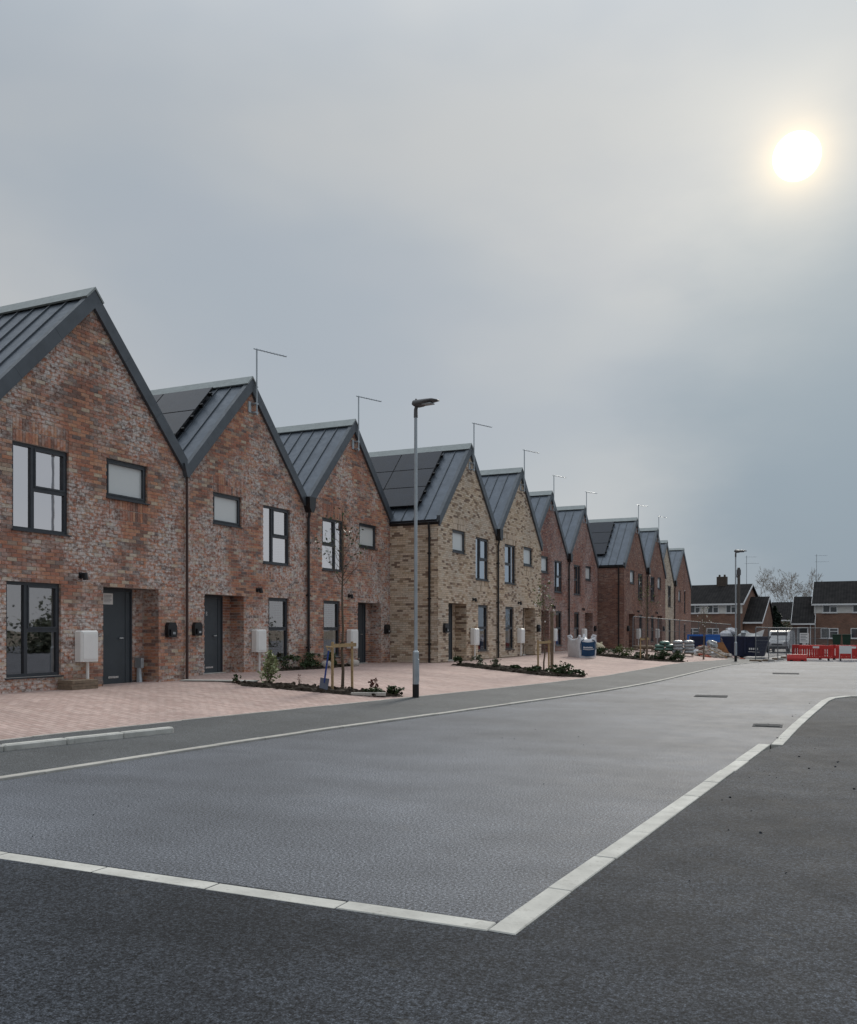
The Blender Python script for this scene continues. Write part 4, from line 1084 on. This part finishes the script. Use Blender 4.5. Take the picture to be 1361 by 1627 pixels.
# ironwork in the road
def ironwork(name, label, x, y, w, l, rz, slots):
    r = empty(name, (x, y, zr(y)+.004), rz); tag(r, label, 'manhole cover' if 'manhole' in name else 'drain')
    MB().box(-w/2, w/2, -l/2, l/2, -.03, .004).build('frame', 'iron', r)
    if slots:
        for i in range(slots):
            yy = -l/2+.05+(l-.1)*(i+.5)/slots; MB().box(-w/2+.04, w/2-.04, yy-.018, yy+.018, .004, .012).build('bar', 'iron', r)
        MB().box(-.012, .012, -l/2+.03, l/2-.03, .012, .016).build('spine', 'iron', r)
    else:
        for sx in (-1, 1): MB().box(sx*w/4-w/4+.03, sx*w/4+w/4-.02, -l/2+.04, l/2-.04, .004, .010).build('cover', 'iron', r)
ironwork('gully_grate', 'square iron gully grate beside the right kerb', -1.42, 16.3, .46, .46, rad(3), 9)
ironwork('manhole_cover', 'nearer manhole cover in the middle of the road', -3.27, 22.9, .75, .65, rad(5), 0)
ironwork('manhole_cover', 'far manhole cover near the end of the road', -2.5, 35.8, .9, .9, rad(5), 0)

# ------------------------------------------------------------------ construction clutter at the end of the street
def fence_panel(label, a, b, group, h=2.0, label_part=None):
    a, b = Vector(a), Vector(b); d = b-a; L = d.length; rz = math.atan2(d.y, d.x)
    r = empty('mesh_fence_panel', (a.x, a.y, a.z), rz); r.rotation_euler = (0, -math.asin(d.z/L), rz); tag(r, label, 'fence panel', group)
    m = MB(); rr_ = .027
    m.tube([(0, 0, .08), (0, 0, h-.08), (.08, 0, h), (L-.08, 0, h), (L, 0, h-.08), (L, 0, .08)], rr_, 7); m.build('frame', 'wire', r)
    m = MB(); m.tube([(0, 0, .25), (L, 0, .25)], .016, 5).tube([(0, 0, h*.62), (L, 0, h*.62)], .010, 5); m.build('rail', 'wire', r)
    m = MB()
    for i in range(1, int(L/.10)): m.box(i*.10-.0038, i*.10+.0038, -.003, .003, .25, h)
    for j in range(1, 9): m.box(0, L, -.002, .002, .25+j*.2, .254+j*.2)
    tag(m.build('wire_mesh', 'wire', r), kind='stuff')
    for x in (.0, L): MB().bbox(x-.12, x+.12, -.33, .33, 0, .13, .03).build('block_foot', 'concrete' if x else 'timber_weathered', r)
def pt(x, y, dz=0): return (x, y, (zpav(x, y) if x < bx(y) else zr(y))+dz)
GA = 'mesh fence panels along the unfinished drives'
pa = [(-12.45, 55.4), (-11.6, 58.7), (-10.9, 62.1), (-10.2, 65.5), (-9.5, 68.9), (-8.9, 72.3)]
w5 = ['first', 'second', 'third', 'fourth', 'fifth', 'sixth']
for i, (p, q) in enumerate(zip(pa, pa[1:])): fence_panel(w5[i]+' mesh fence panel from the brown side wall, along the drives', pt(*p), pt(*q), GA)
GB = 'mesh fence panels round the van yard'
pb = [(-5.55, 56.2), (-5.0, 58.0), (-4.75, 61.4), (-4.5, 64.9), (-4.3, 68.4), (-4.1, 71.9), (-2.3, 74.8)]
for i, (p, q) in enumerate(zip(pb, pb[1:])): fence_panel(w5[i]+' mesh fence panel right of the navy skip, counted from the skip', (*p, zr(p[1])), (*q, zr(q[1])), GB)

def barrier(label, x, y, rz, mat, group='red plastic road barriers', hgt=.92, L=1.95):
    r = empty('road_barrier', (x, y, zr(y)), rz); tag(r, label, 'barrier', group)
    MB().bbox(-L/2, L/2, -.035, .035, hgt-.22, hgt, .02).build('top_panel', mat, r)
    MB().box(-L/2, L/2, -.03, .03, .12, .26).build('bottom_rail', mat, r)
    for s in (-1, 1): MB().box(s*(L/2-.03)-.03, s*(L/2-.03)+.03, -.03, .03, .26, hgt-.22).build('end_post', mat, r)
    for i in range(13):
        xx = -L/2+.12+(L-.24)*i/12; MB().box(xx-.052, xx+.052, -.018, .018, .26, hgt-.22).build('slat', mat, r)
    MB().box(-.18, .18, -.039, -.0355, hgt-.17, hgt-.05).build('white_sticker', 'plastic_white', r)
    for s in (-1, 1): MB().box(s*L*.36-.06, s*L*.36+.06, -.25, .25, 0, .12).build('foot', 'rubber', r)
for i, (x, d) in enumerate([(-2.55, 'leftmost red slatted barrier of the front row across the road end'), (-.5, 'second red slatted barrier of the front row across the road end'), (1.5, 'third red slatted barrier across the road end, at the picture edge')]):
    barrier(d, x, 61.3+i*.12, rad(2), 'barrier_red')
for i, (x, d) in enumerate([(-3.1, 'left red barrier of the rear row by the white sign'), (-.9, 'right red barrier of the rear row in front of the doorway')]):
    barrier(d, x, 63.6+i*.2, rad(-4), 'barrier_red_b')
r = empty('water_barrier', (-3.55, 59.7, zr(60)), rad(4)); tag(r, 'low solid red water-filled barrier on the road by the fence', 'barrier')
m = MB(); m.prism([(-.55, -.2, 0), (-.55, .2, 0), (-.55, .2, .16), (-.55, .1, .40), (-.55, -.1, .40), (-.55, -.2, .16)], (1.1, 0, 0)); m.build('shell', 'barrier_red', r)
for s in (-.3, .3): MB().box(s-.08, s+.08, -.21, .21, .0, .07).build('fork_slot', 'rubber', r)
r = empty('warning_frame', (-.9, 60.75, zr(61)), rad(5)); tag(r, 'white framed road sign standing before the red barriers at the picture edge', 'sign')
MB().box(-.32, .32, -.012, .012, .45, .92).build('sign_plate', 'plastic_white', r)
MB().box(-.34, -.31, -.02, .02, 0, .92).build('leg', 'plastic_white', r); MB().box(.31, .34, -.02, .02, 0, .92).build('leg', 'plastic_white', r)
r = empty('site_board', (-3.65, 69.5, zr(66)), rad(3)); tag(r, 'tall white site board on a post behind the mesh fence', 'sign')
MB().box(-.30, .30, -.012, .012, .95, 1.65).build('board', 'plastic_white', r); MB().box(-.12, .12, .013, .06, 0, 1.6).build('post', 'plastic_white', r)
m = MB()
for i in range(5): m.box(-.24, .20-.1*(i % 2), -.014, -.0125, 1.52-i*.11, 1.555-i*.11)
m.build('print', 'ink', r)

# navy skip with rubbish
r = empty('waste_skip', (-7.05, 65.3, zr(65)), rad(2)); tag(r, 'large navy waste skip heaped with bags behind the far street lamp', 'skip')
m = MB(); L0, L1, W0, W1, hh = 1.15, 1.5, .78, .9, 1.42; t = .05
def ring(l, w, z): return [(-l, -w, z), (l, -w, z), (l, w, z), (-l, w, z)]
A_, B_, C_, D_ = ring(L0, W0, .12), ring(L1, W1, hh), ring(L1-t, W1-t, hh), ring(L0-t, W0-t, .18)
for p, q in ((A_, B_), (B_, C_), (C_, D_)):
    for k in range(4): m.quad(p[k], p[(k+1) % 4], q[(k+1) % 4], q[k])
m.quad(*A_[::-1]); m.quad(*D_); m.build('body', 'skip_navy', r)
for s in (-1, 1): MB().box(-L1-.03, L1+.03, s*W1-.04, s*W1+.04, hh-.08, hh+.02).build('rim', 'skip_navy', r)
for x in (-.7, 0, .7): MB().box(x-.05, x+.05, -W1-.06, -W0-.0, .3, hh-.1).build('rib', 'skip_navy', r)
m = MB()
for i in range(5): m.box(.25+i*.12, .33+i*.12, -W1-.012, -W1-.008, .55, .68)
m.quad((.2, -W1-.01, .42), (.9, -W1-.01, .38), (.9, -W1-.01, .41), (.2, -W1-.01, .45)); m.build('lettering', 'plastic_white', r)
for i, (x, y, z, s, mt, d) in enumerate([(-1.25, -.2, 1.45, .42, 'bag_white', 'white rubbish bag at the left end of the navy skip'), (-1.0, .1, 1.75, .32, 'bag_white', 'pale rubbish bag topmost on the navy skip'), (-.1, 0, 1.5, .38, 'wrap_grey', 'grey rubbish bag in the middle of the navy skip')]):
    m = MB(); m.blob((0, 0, 0), s, s*.8, s*.8, R, 9, 6, .22); o = m.build('rubbish_bag', mt, None, (-7.05+x, 65.3+y, zr(65)+z), False); tag(o, d, 'bag', 'bags heaped in the skip')
r = empty('packing_sheet', (-6.6, 65.0, zr(65)+1.35), rad(8)); tag(r, 'white packing sheet sticking out of the navy skip', 'sheet')
m = MB(); m.prism([(-.5, 0, 0), (.6, 0, .05), (.75, .1, .55), (.1, .15, .28), (-.4, .1, .35)], (0, .06, 0)); m.build('sheet', 'plastic_white', r)
r = empty('leaning_board', (-8.15, 63.2, zr(63)), rad(6)); tag(r, 'rust-brown board leaning against the left end of the navy skip', 'board')
m = MB(); m.prism([(-.55, 0, .02), (.45, 0, .02), (-.1, .25, 1.05), (-.85, .25, 1.05)], (0, .05, 0)); m.build('board', 'rust_board', r)
# blue cage
r = empty('blue_container', (-9.55, 63.5, zr(63)+.1), rad(3)); tag(r, 'open bright blue site container behind the rubble', 'container')
MB().box(-1.05, -.93, -.05, .05, 0, 1.35).build('post', 'bright_blue', r); MB().box(.95, 1.05, -.05, .05, 0, 1.35).build('post', 'bright_blue', r)
MB().box(-1.05, 1.05, -.05, .05, 1.35, 1.47).build('top_rail', 'bright_blue', r); MB().box(.15, .95, -.02, .03, .35, 1.35).build('side_panel', 'bright_blue', r)
MB().box(-1.0, 1.0, 1.0, 1.05, 0, 1.4).build('back_panel', 'skip_navy', r)
# rubble heaps: pieces one can tell apart
GR = 'rubble and offcuts on the ground by the skip'
rr = random.Random(9)
m = MB(); m2 = MB()
for q in range(420):
    x, y = rr.gauss(-8.75, .62), rr.gauss(59.8, .8); h_ = max(0, .95-.45*abs(x+8.85)-.3*abs(y-60))
    s = rr.uniform(.06, .2); (m2 if q % 6 == 0 else m).blob((x, y, zr(y)+.05+rr.uniform(.2, 1)*h_), s*1.5, s, s*.6, rr, 5, 3, .35, rr.random())
o = empty('rubble_heap', (0, 0, 0)); tag(o, 'heap of pale rubble and broken offcuts before the navy skip', 'rubble', kind='stuff')
tag(m.build('rubble', 'rubble', o), kind='stuff'); tag(m2.build('brick_rubble', 'rubble_red', o), kind='stuff')
for i, (x, y, z, s_, mt, d) in enumerate([(-9.35, 59.1, .45, .28, 'bag_white', 'white plastic sack on the left of the rubble heap'), (-8.55, 60.2, .95, .36, 'wrap_grey', 'grey plastic sack on top of the rubble heap'), (-8.25, 59.0, .35, .26, 'bag_white', 'white plastic sack low on the right of the rubble heap')]):
    m = MB(); m.blob((0, 0, 0), s_, s_*.8, s_*.75, R, 9, 6, .25); tag(m.build('plastic_sack', mt, None, (x, y, zr(y)+z)), d, 'sack', 'plastic sacks on the rubble')
for i, (x, y, z, l, rz, ry, mt, d) in enumerate([(-8.0, 58.8, .45, 1.2, .3, .45, 'timber', 'pale timber offcut sloping on the rubble heap'), (-9.3, 59.6, .4, .9, 1.1, .3, 'rubble_red', 'red broken board on the rubble heap'), (-9.55, 58.7, .1, 1.3, .2, .05, 'timber', 'pale plank lying flat at the left of the rubble'), (-8.4, 57.5, .08, 1.4, -.1, .02, 'timber_weathered', 'dark plank lying in front of the rubble'), (-7.3, 57.2, .06, 1.2, .1, .02, 'concrete', 'pale concrete length lying near the far lamp')]):
    m = MB(); m.box(-l/2, l/2, -.09, .09, -.025, .025, 0, Matrix.Rotation(rz, 4, 'Z') @ Matrix.Rotation(ry, 4, 'Y')); tag(m.build('offcut', mt, None, (x, y, zr(y)+z)), d, 'plank', GR)
# pallets of wrapped sacks
def pallet(label, x, y, rows_, mat, w=1.1, dpt=.9, group='wrapped pallets on the drive'):
    r = empty('wrapped_pallet', (x, y, zpav(x, y)), rad(8)); tag(r, label, 'pallet', group)
    for k in (-1, 0, 1): MB().box(k*w*.42-.05, k*w*.42+.05, -dpt/2, dpt/2, 0, .1).build('bearer', 'timber_weathered', r)
    MB().box(-w/2, w/2, -dpt/2, dpt/2, .1, .13).build('deck', 'timber_weathered', r)
    rr2 = random.Random(int(x*7)); nz = len(rows_)
    for j, n_ in enumerate(rows_):
        for i in range(n_):
            m = MB(); s = w/rows_[0]; cx = (i-(n_-1)/2)*s+rr2.uniform(-.04, .04); K = 14; rings_ = []
            for (q, zz) in ((.80, .0), (.98, .05), (1.0, .11), (.86, .17), (.4, .20)):
                rings_.append(len(m.v))
                for k_ in range(K):
                    a_ = 2*math.pi*k_/K; c_, s_ = math.cos(a_), math.sin(a_); e_ = .45
                    m.v.append((cx+s*.52*q*math.copysign(abs(c_)**e_, c_)*rr2.uniform(.94, 1.04), dpt*.52*q*math.copysign(abs(s_)**e_, s_)*rr2.uniform(.94, 1.04), .13+j*.19+zz+rr2.uniform(-.012, .012)))
            for a_, b_ in zip(rings_, rings_[1:]):
                for k_ in range(K): m.f.append((a_+k_, a_+(k_+1) % K, b_+(k_+1) % K, b_+k_)); m.r.append(0)
            m.f.append(tuple(rings_[-1]+k_ for k_ in range(K))); m.r.append(0); m.f.append(tuple(rings_[0]+K-1-k_ for k_ in range(K))); m.r.append(0)
            m.build('sack', mat, r, smooth=True)
pallet('pallet of grey wrapped sacks in front of the last new houses', -9.55, 55.9, (2, 2, 2, 2), 'wrap_grey', 1.2)
pallet('lower pallet of green and grey sacks left of the tall pallet', -10.75, 56.4, (2, 2, 1), 'wrap_green', 1.2)
pallet('nearly empty low pallet at the left of the sack pallets', -11.9, 56.0, (1,), 'timber_weathered', 1.2)

# white van
r = empty('parked_van', (-6.15, 82.5, zr(90)), rad(-4)); tag(r, 'white van parked facing the camera behind the mesh fence', 'van')
prof = [(-2.1, .35), (-2.15, .75), (-2.0, .95), (-1.25, 1.08), (-.6, 1.72), (-.3, 1.82), (2.1, 1.82), (2.25, 1.5), (2.25, .35)]
m = MB(); W = .88; n = len(prof)
for i in range(n):
    (a, za), (b, zb) = prof[i], prof[(i+1) % n]; tw = lambda z: W-(max(0, z-1.0)*.14)
    m.quad((-tw(za), a, za), (tw(za), a, za), (tw(zb), b, zb), (-tw(zb), b, zb))
for s in (-1, 1): m.v += [(s*(W-max(0, z-1)*.14), y, z) for y, z in prof]; m.f.append(tuple(range(len(m.v)-n, len(m.v)))); m.r.append(0)
m.build('body', 'car_white', r)
m = MB(); m.quad((-.70, -1.19, 1.12), (.70, -1.19, 1.12), (.62, -.68, 1.66), (-.62, -.68, 1.66)); m.build('windscreen', 'dark_void', r)
MB().box(-.86, .86, -2.22, -2.08, .30, .52).build('bumper', 'dark_void', r); MB().box(-.4, .4, -2.175, -2.14, .62, .74).build('grille', 'dark_void', r)
for s in (-1, 1):
    MB().box(s*.68-.14, s*.68+.14, -2.165, -2.05, .70, .88).build('headlight', 'wrap_grey', r)
    for yy in (-1.35, 1.4):
        m = MB(); m.tube([(s*.70, yy, .32), (s*.89, yy, .32)], .32, 14); m.build('wheel', 'rubber', r)

# ------------------------------------------------------------------ old houses beyond the end of the street
def old_house(label, x, y, rz, W, D, he, hr, wing, wins_up, wins_lo, chimney=None, zf=-.3, band=True):
    """front faces local -y, local x to the right, origin = front left corner"""
    r = empty('brick_house', (x, y, zf), rz); tag(r, label, 'house', 'old brick houses at the street end')
    MB().box(0, W, 0, D, -.2, he).prism([(0, 0, he), (0, D, he), (0, D/2, hr-.05)], (W, 0, 0)).build('wall', 'old_brick', r)
    if band: MB().box(-.03, W+.03, -.04, -.002, he-1.25, he-.05).build('render_band', 'white_render', r)
    rf = empty('roof', parent=r); s = (hr-he)/(D/2); ov = .35
    m = MB(); m.prism([(-.25, -ov, he-ov*s), (-.25, D/2, hr), (-.25, D/2, hr+.14), (-.25, -ov, he-ov*s+.14)], (W+.5, 0, 0)); m.build('front_slope', 'old_tiles', rf)
    m = MB(); m.prism([(-.25, D+ov, he-ov*s), (-.25, D/2+.001, hr), (-.25, D/2+.001, hr+.14), (-.25, D+ov, he-ov*s+.14)], (W+.5, 0, 0)); m.build('rear_slope', 'old_tiles', rf)
    MB().box(-.25, W+.25, -ov-.08, -ov-.001, he-ov*s-.1, he-ov*s+.1).build('gutter', 'white_upvc', rf)
    for xx in (-.29, W+.251):
        m = MB(); m.prism([(xx, -ov, he-ov*s-.1), (xx, D/2, hr-.1), (xx, D/2, hr+.16), (xx, -ov, he-ov*s+.16)], (.04, 0, 0)); m.build('bargeboard', 'white_upvc', rf)
    if chimney:
        cx = chimney; MB().box(cx-.55, cx+.55, D/2-.35, D/2+.35, hr-.4, hr+1.05).build('chimney', 'chimney_brick', rf)
        for k in (-.3, .3):
            m = MB(); m.tube([(cx+k, D/2, hr+1.05), (cx+k, D/2, hr+1.3)], [.13, .11], 8); m.build('chimney_pot', 'chimney_brick', rf)
    def win(a, b, c, d, yy=-.05):
        w = empty('window', parent=r)
        m = MB(); t = .09
        m.box(a, b, yy-.05, yy, c, c+t).box(a, b, yy-.05, yy, d-t, d).box(a, a+t, yy-.05, yy, c+t, d-t).box(b-t, b, yy-.05, yy, c+t, d-t); mid = (a+b)/2; m.box(mid-.05, mid+.05, yy-.05, yy, c+t, d-t).box(mid+.05, b-t, yy-.05, yy, c+(d-c)*.66, c+(d-c)*.66+.07)
        m.build('frame', 'white_upvc', w)
        for (p, q) in ((a+t, mid-.05), (mid+.05, b-t)): MB().box(p, q, yy-.02, yy-.005, c+t, d-t).build('pane', 'pane_dark', w)
        MB().box(a-.06, b+.06, yy-.1, yy+.0, c-.07, c-.005).build('sill', 'white_upvc', w)
    for (a, b) in wins_up: win(a, b, he-1.2, he-.2)
    for (a, b) in wins_lo: win(a, b, .85, 2.05, -.002)
    if wing:
        x0, x1, y0, y1, ze, zr_ = wing
        wg = empty('wing', parent=r)
        MB().box(x0, x1, y0, y1, -.2, ze).prism([(x0, y0, ze), (x0, y1, ze), (x0, (y0+y1)/2+.6, zr_-.05)], (x1-x0, 0, 0)).build('wing_wall', 'old_brick', wg)
        ym = (y0+y1)/2+.6; ss = (zr_-ze)/(ym-y0)
        m = MB(); m.prism([(x0-.15, y0-.3, ze-.3*ss), (x0-.15, ym, zr_), (x0-.15, ym, zr_+.13), (x0-.15, y0-.3, ze-.3*ss+.13)], (x1-x0+.3, 0, 0)); m.build('wing_roof', 'old_tiles', wg)
        m = MB(); m.prism([(x0-.15, y1+.2, ze), (x0-.15, ym+.001, zr_), (x0-.15, ym+.001, zr_+.13), (x0-.15, y1+.2, ze+.13)], (x1-x0+.3, 0, 0)); m.build('wing_roof', 'old_tiles', wg)
        MB().box(x0-.15, x1+.15, y0-.38, y0-.301, ze-.3*ss-.08, ze-.3*ss+.1).build('wing_gutter', 'white_upvc', wg)
        for xx in (x0-.19, x1+.151):
            m = MB(); m.prism([(xx, y0-.3, ze-.3*ss-.08), (xx, ym, zr_-.08), (xx, ym, zr_+.15), (xx, y0-.3, ze-.3*ss+.15)], (.04, 0, 0)); m.build('wing_bargeboard', 'white_upvc', wg)
    return r
plain('chimney_brick', (.075, .06, .05), .9, 0, .3, 6); plain('pole_grey', (.10, .092, .085), .9, 0, .2, 8)
plain('pane_dark', (.05, .06, .07), .08, 0, .3, 2, .8)
oh = old_house('old brick house with chimney right of the new row', -24.4, 111.4, rad(-9), 12.3, 7.2, 4.95, 7.05, (12.35, 14.3, .6, 5.4, 2.9, 5.55), [(4.2, 5.6), (6.35, 7.6), (8.4, 9.7), (10.5, 11.7)], [(6.0, 7.4), (8.3, 9.7), (10.5, 11.8)], chimney=9.0)
oh = old_house('old brick house with open doorway at the right edge', -5.1, 118.0, rad(-1), 14, 7.2, 5.05, 7.55, (-2.3, -.01, -1.0, 5.4, 2.75, 5.75), [(.9, 2.5), (4.1, 5.6)], [(.7, 2.6), (3.9, 5.6)], zf=-.3)
dr = empty('doorway', parent=oh)
MB().box(-1.65, -.70, -1.08, -1.01, 0, 2.05).build('dark_opening', 'dark_void', dr)
MB().box(-1.78, -1.65, -1.12, -1.0, 0, 2.18).box(-.70, -.57, -1.12, -1.0, 0, 2.18).box(-1.65, -.70, -1.12, -1.0, 2.05, 2.18).build('frame', 'white_upvc', dr)
m = MB(); m.tube([(-.35, -1.1, -.1), (-.35, -1.1, 2.7)], .06, 6); m.build('downpipe', 'white_upvc', oh)
m = MB(); m.tube([(.1, -.1, -.1), (.1, -.1, 4.7)], .055, 6); m.build('downpipe', 'white_upvc', oh)
old_house('low tiled house far back between the two old brick houses', -12.6, 150, rad(-1), 7.5, 7, 3.5, 6.0, None, [], [(2.4, 3.7)], zf=-.3, band=False)
def old_aerial(label, x, y, z0, z1):
    r = empty('roof_aerial', (x, y, z0)); tag(r, label, 'aerial', 'old roof aerials'); h = z1-z0
    m = MB(); m.tube([(0, 0, -.5), (0, 0, h)], .035, 5); m.build('mast', 'galvanised', r)
    for zz, l in ((h-.15, 1.2), (h-.9, 1.4)):
        m = MB(); m.tube([(-.2, 0, zz), (l, .3, zz)], .02, 5)
        for i in range(6): m.tube([(i*l/6, -.2+i*.05, zz), (i*l/6, .3+i*.05, zz)], .012, 4)
        m.build('boom', 'galvanised', r)
old_aerial('tall aerial on the roof end of the old house with chimney', -12.2, 113.5, 6.6, 10.2)
old_aerial('tall aerial on the old house at the right edge', -5.0, 121.6, 7.3, 10.7)
r = empty('telegraph_pole', (-9.05, 78.6, zr(78))); tag(r, 'brown telegraph pole just behind the far street lamp', 'telegraph pole')
m = MB(); m.tube([(0, 0, -.2), (0, 0, 6.9)], [.15, .11], 10); m.build('pole', 'pole_grey', r)
m = MB(); m.tube([(0, 0, 6.3), (0, 0, 6.75)], .17, 10); m.tube([(-.1, 0, 6.1), (-.25, 0, 6.4)], .05, 6); m.build('junction_head', 'lantern_grey', r)
for i, (x, d) in enumerate([(-2.55, 'left of two green wheelie bins by the right old house'), (-1.55, 'right of two green wheelie bins by the right old house')]):
    r = empty('wheelie_bin', (x, 112.5, -.3)); tag(r, d, 'bin', 'green wheelie bins')
    m = MB(); m.prism([(-.36, -.30, .06), (.36, -.30, .06), (.44, -.38, 1.25), (-.44, -.38, 1.25)], (0, .7, 0)); m.build('body', 'green_bin', r)
    MB().bbox(-.47, .47, -.44, .40, 1.255, 1.36, .03).build('lid', 'green_bin', r)

# ------------------------------------------------------------------ distant vegetation
def bare_tree(label, x, y, hgt, seed, depth=6):
    rr = random.Random(seed); r = empty('bare_tree', (x, y, -.3)); tag(r, label, 'tree', 'bare trees behind the old houses')
    m = MB(); m.tube([(0, 0, -.3), (.1, 0, hgt*.15), (0, .1, hgt*.3)], [.3, .25, .2], 8); m.build('trunk', 'bark_pale', r)
    m = MB(); tips = []
    for k in range(6):
        a = k*1.05+rr.uniform(-.3, .3); grow(m, (0, .1, hgt*rr.uniform(.2, .3)), Vector((math.cos(a)*.75, math.sin(a)*.75, .85)).normalized(), .20, hgt*.24, depth, rr, tips, .75, .12, 4, .14, .022)
    m.build('crown', 'twig_grey', r)
bare_tree('bare pale tree behind the low tiled house, left of two', -14.2, 172, 11.2, 61)
bare_tree('bare pale tree behind the low tiled house, right of two', -9.6, 176, 12.2, 62)
def conifer(label, x, y, hgt, w, mat, seed, n=3500):
    rr = random.Random(seed); r = empty('evergreen_tree', (x, y, -.3)); tag(r, label, 'tree')
    m = MB(); m.tube([(0, 0, -.2), (0, 0, hgt*.8)], [.12, .03], 6); m.build('trunk', 'bark', r)
    m = MB()
    for _ in range(n):
        t = rr.random()**.8; rad_ = w*(1-t)**.7*(.55+.45*rr.random())*(1+.25*math.sin(t*19)); a = rr.uniform(0, 6.28)
        m.leafq((rad_*math.cos(a), rad_*math.sin(a), .2+t*hgt), rr.uniform(.12, .25), rr, rr.random())
    tag(m.build('crown', mat, r), kind='stuff')
conifer('dark evergreen tree right of the old house with chimney', -9.3, 116, 4.4, 1.5, 'leaf_conifer', 63)
bush('garden_hedge', 'olive garden hedge in front of the low tiled house', -7.2, 121, 2.2, 1.5, 2600, 'leaf_grey', 64, .2, 'hedge', None, -.3)
# trees and hedge along the far side, right of the picture: seen mirrored in the window glass
rr = random.Random(77); m = MB()
for k in range(16):
    y0 = 2+k*5.5+rr.uniform(-1.5, 1.5); x0 = 29+rr.uniform(-2, 3); h_ = rr.choice((2.6, 3.2, 4.6, 3.6)); w_ = rr.uniform(1.8, 3.0)
    for _ in range(3600):
        a, b, c = rr.gauss(0, .5), rr.gauss(0, .5), rr.random()
        m.leafq((x0+a*w_, y0+b*w_, -.3+(c**1.5)*h_), rr.uniform(.14, .30), rr, rr.random())
    m.tube([(x0, y0, -.6), (x0, y0, h_*.7)], [.16, .05], 6)
o = m.build('tree_line', 'leaf_grey'); tag(o, 'line of green trees mirrored in the window glass', 'trees', kind='stuff')

# ------------------------------------------------------------------ loose grit and stains
rr = random.Random(5); m = MB()
for _ in range(150):
    x, y = rr.uniform(-1.2, 1.5), rr.uniform(3.2, 22)
    s = rr.choice((.003, .004, .005, .006, .012)); m.blob((x, y, .012 if y < 13.5 else .05), s*1.3, s, s*.6, rr, 5, 3, .3)
for _ in range(40):
    x, y = rr.uniform(-8, -1.9), rr.uniform(5, 22); s = rr.choice((.003, .004, .006))
    m.blob((x, y, .004), s*1.3, s, s*.6, rr, 5, 3, .3)
tag(m.build('loose_grit', 'asphalt_new'), 'loose dark grit scattered on the tarmac', 'grit', kind='stuff')
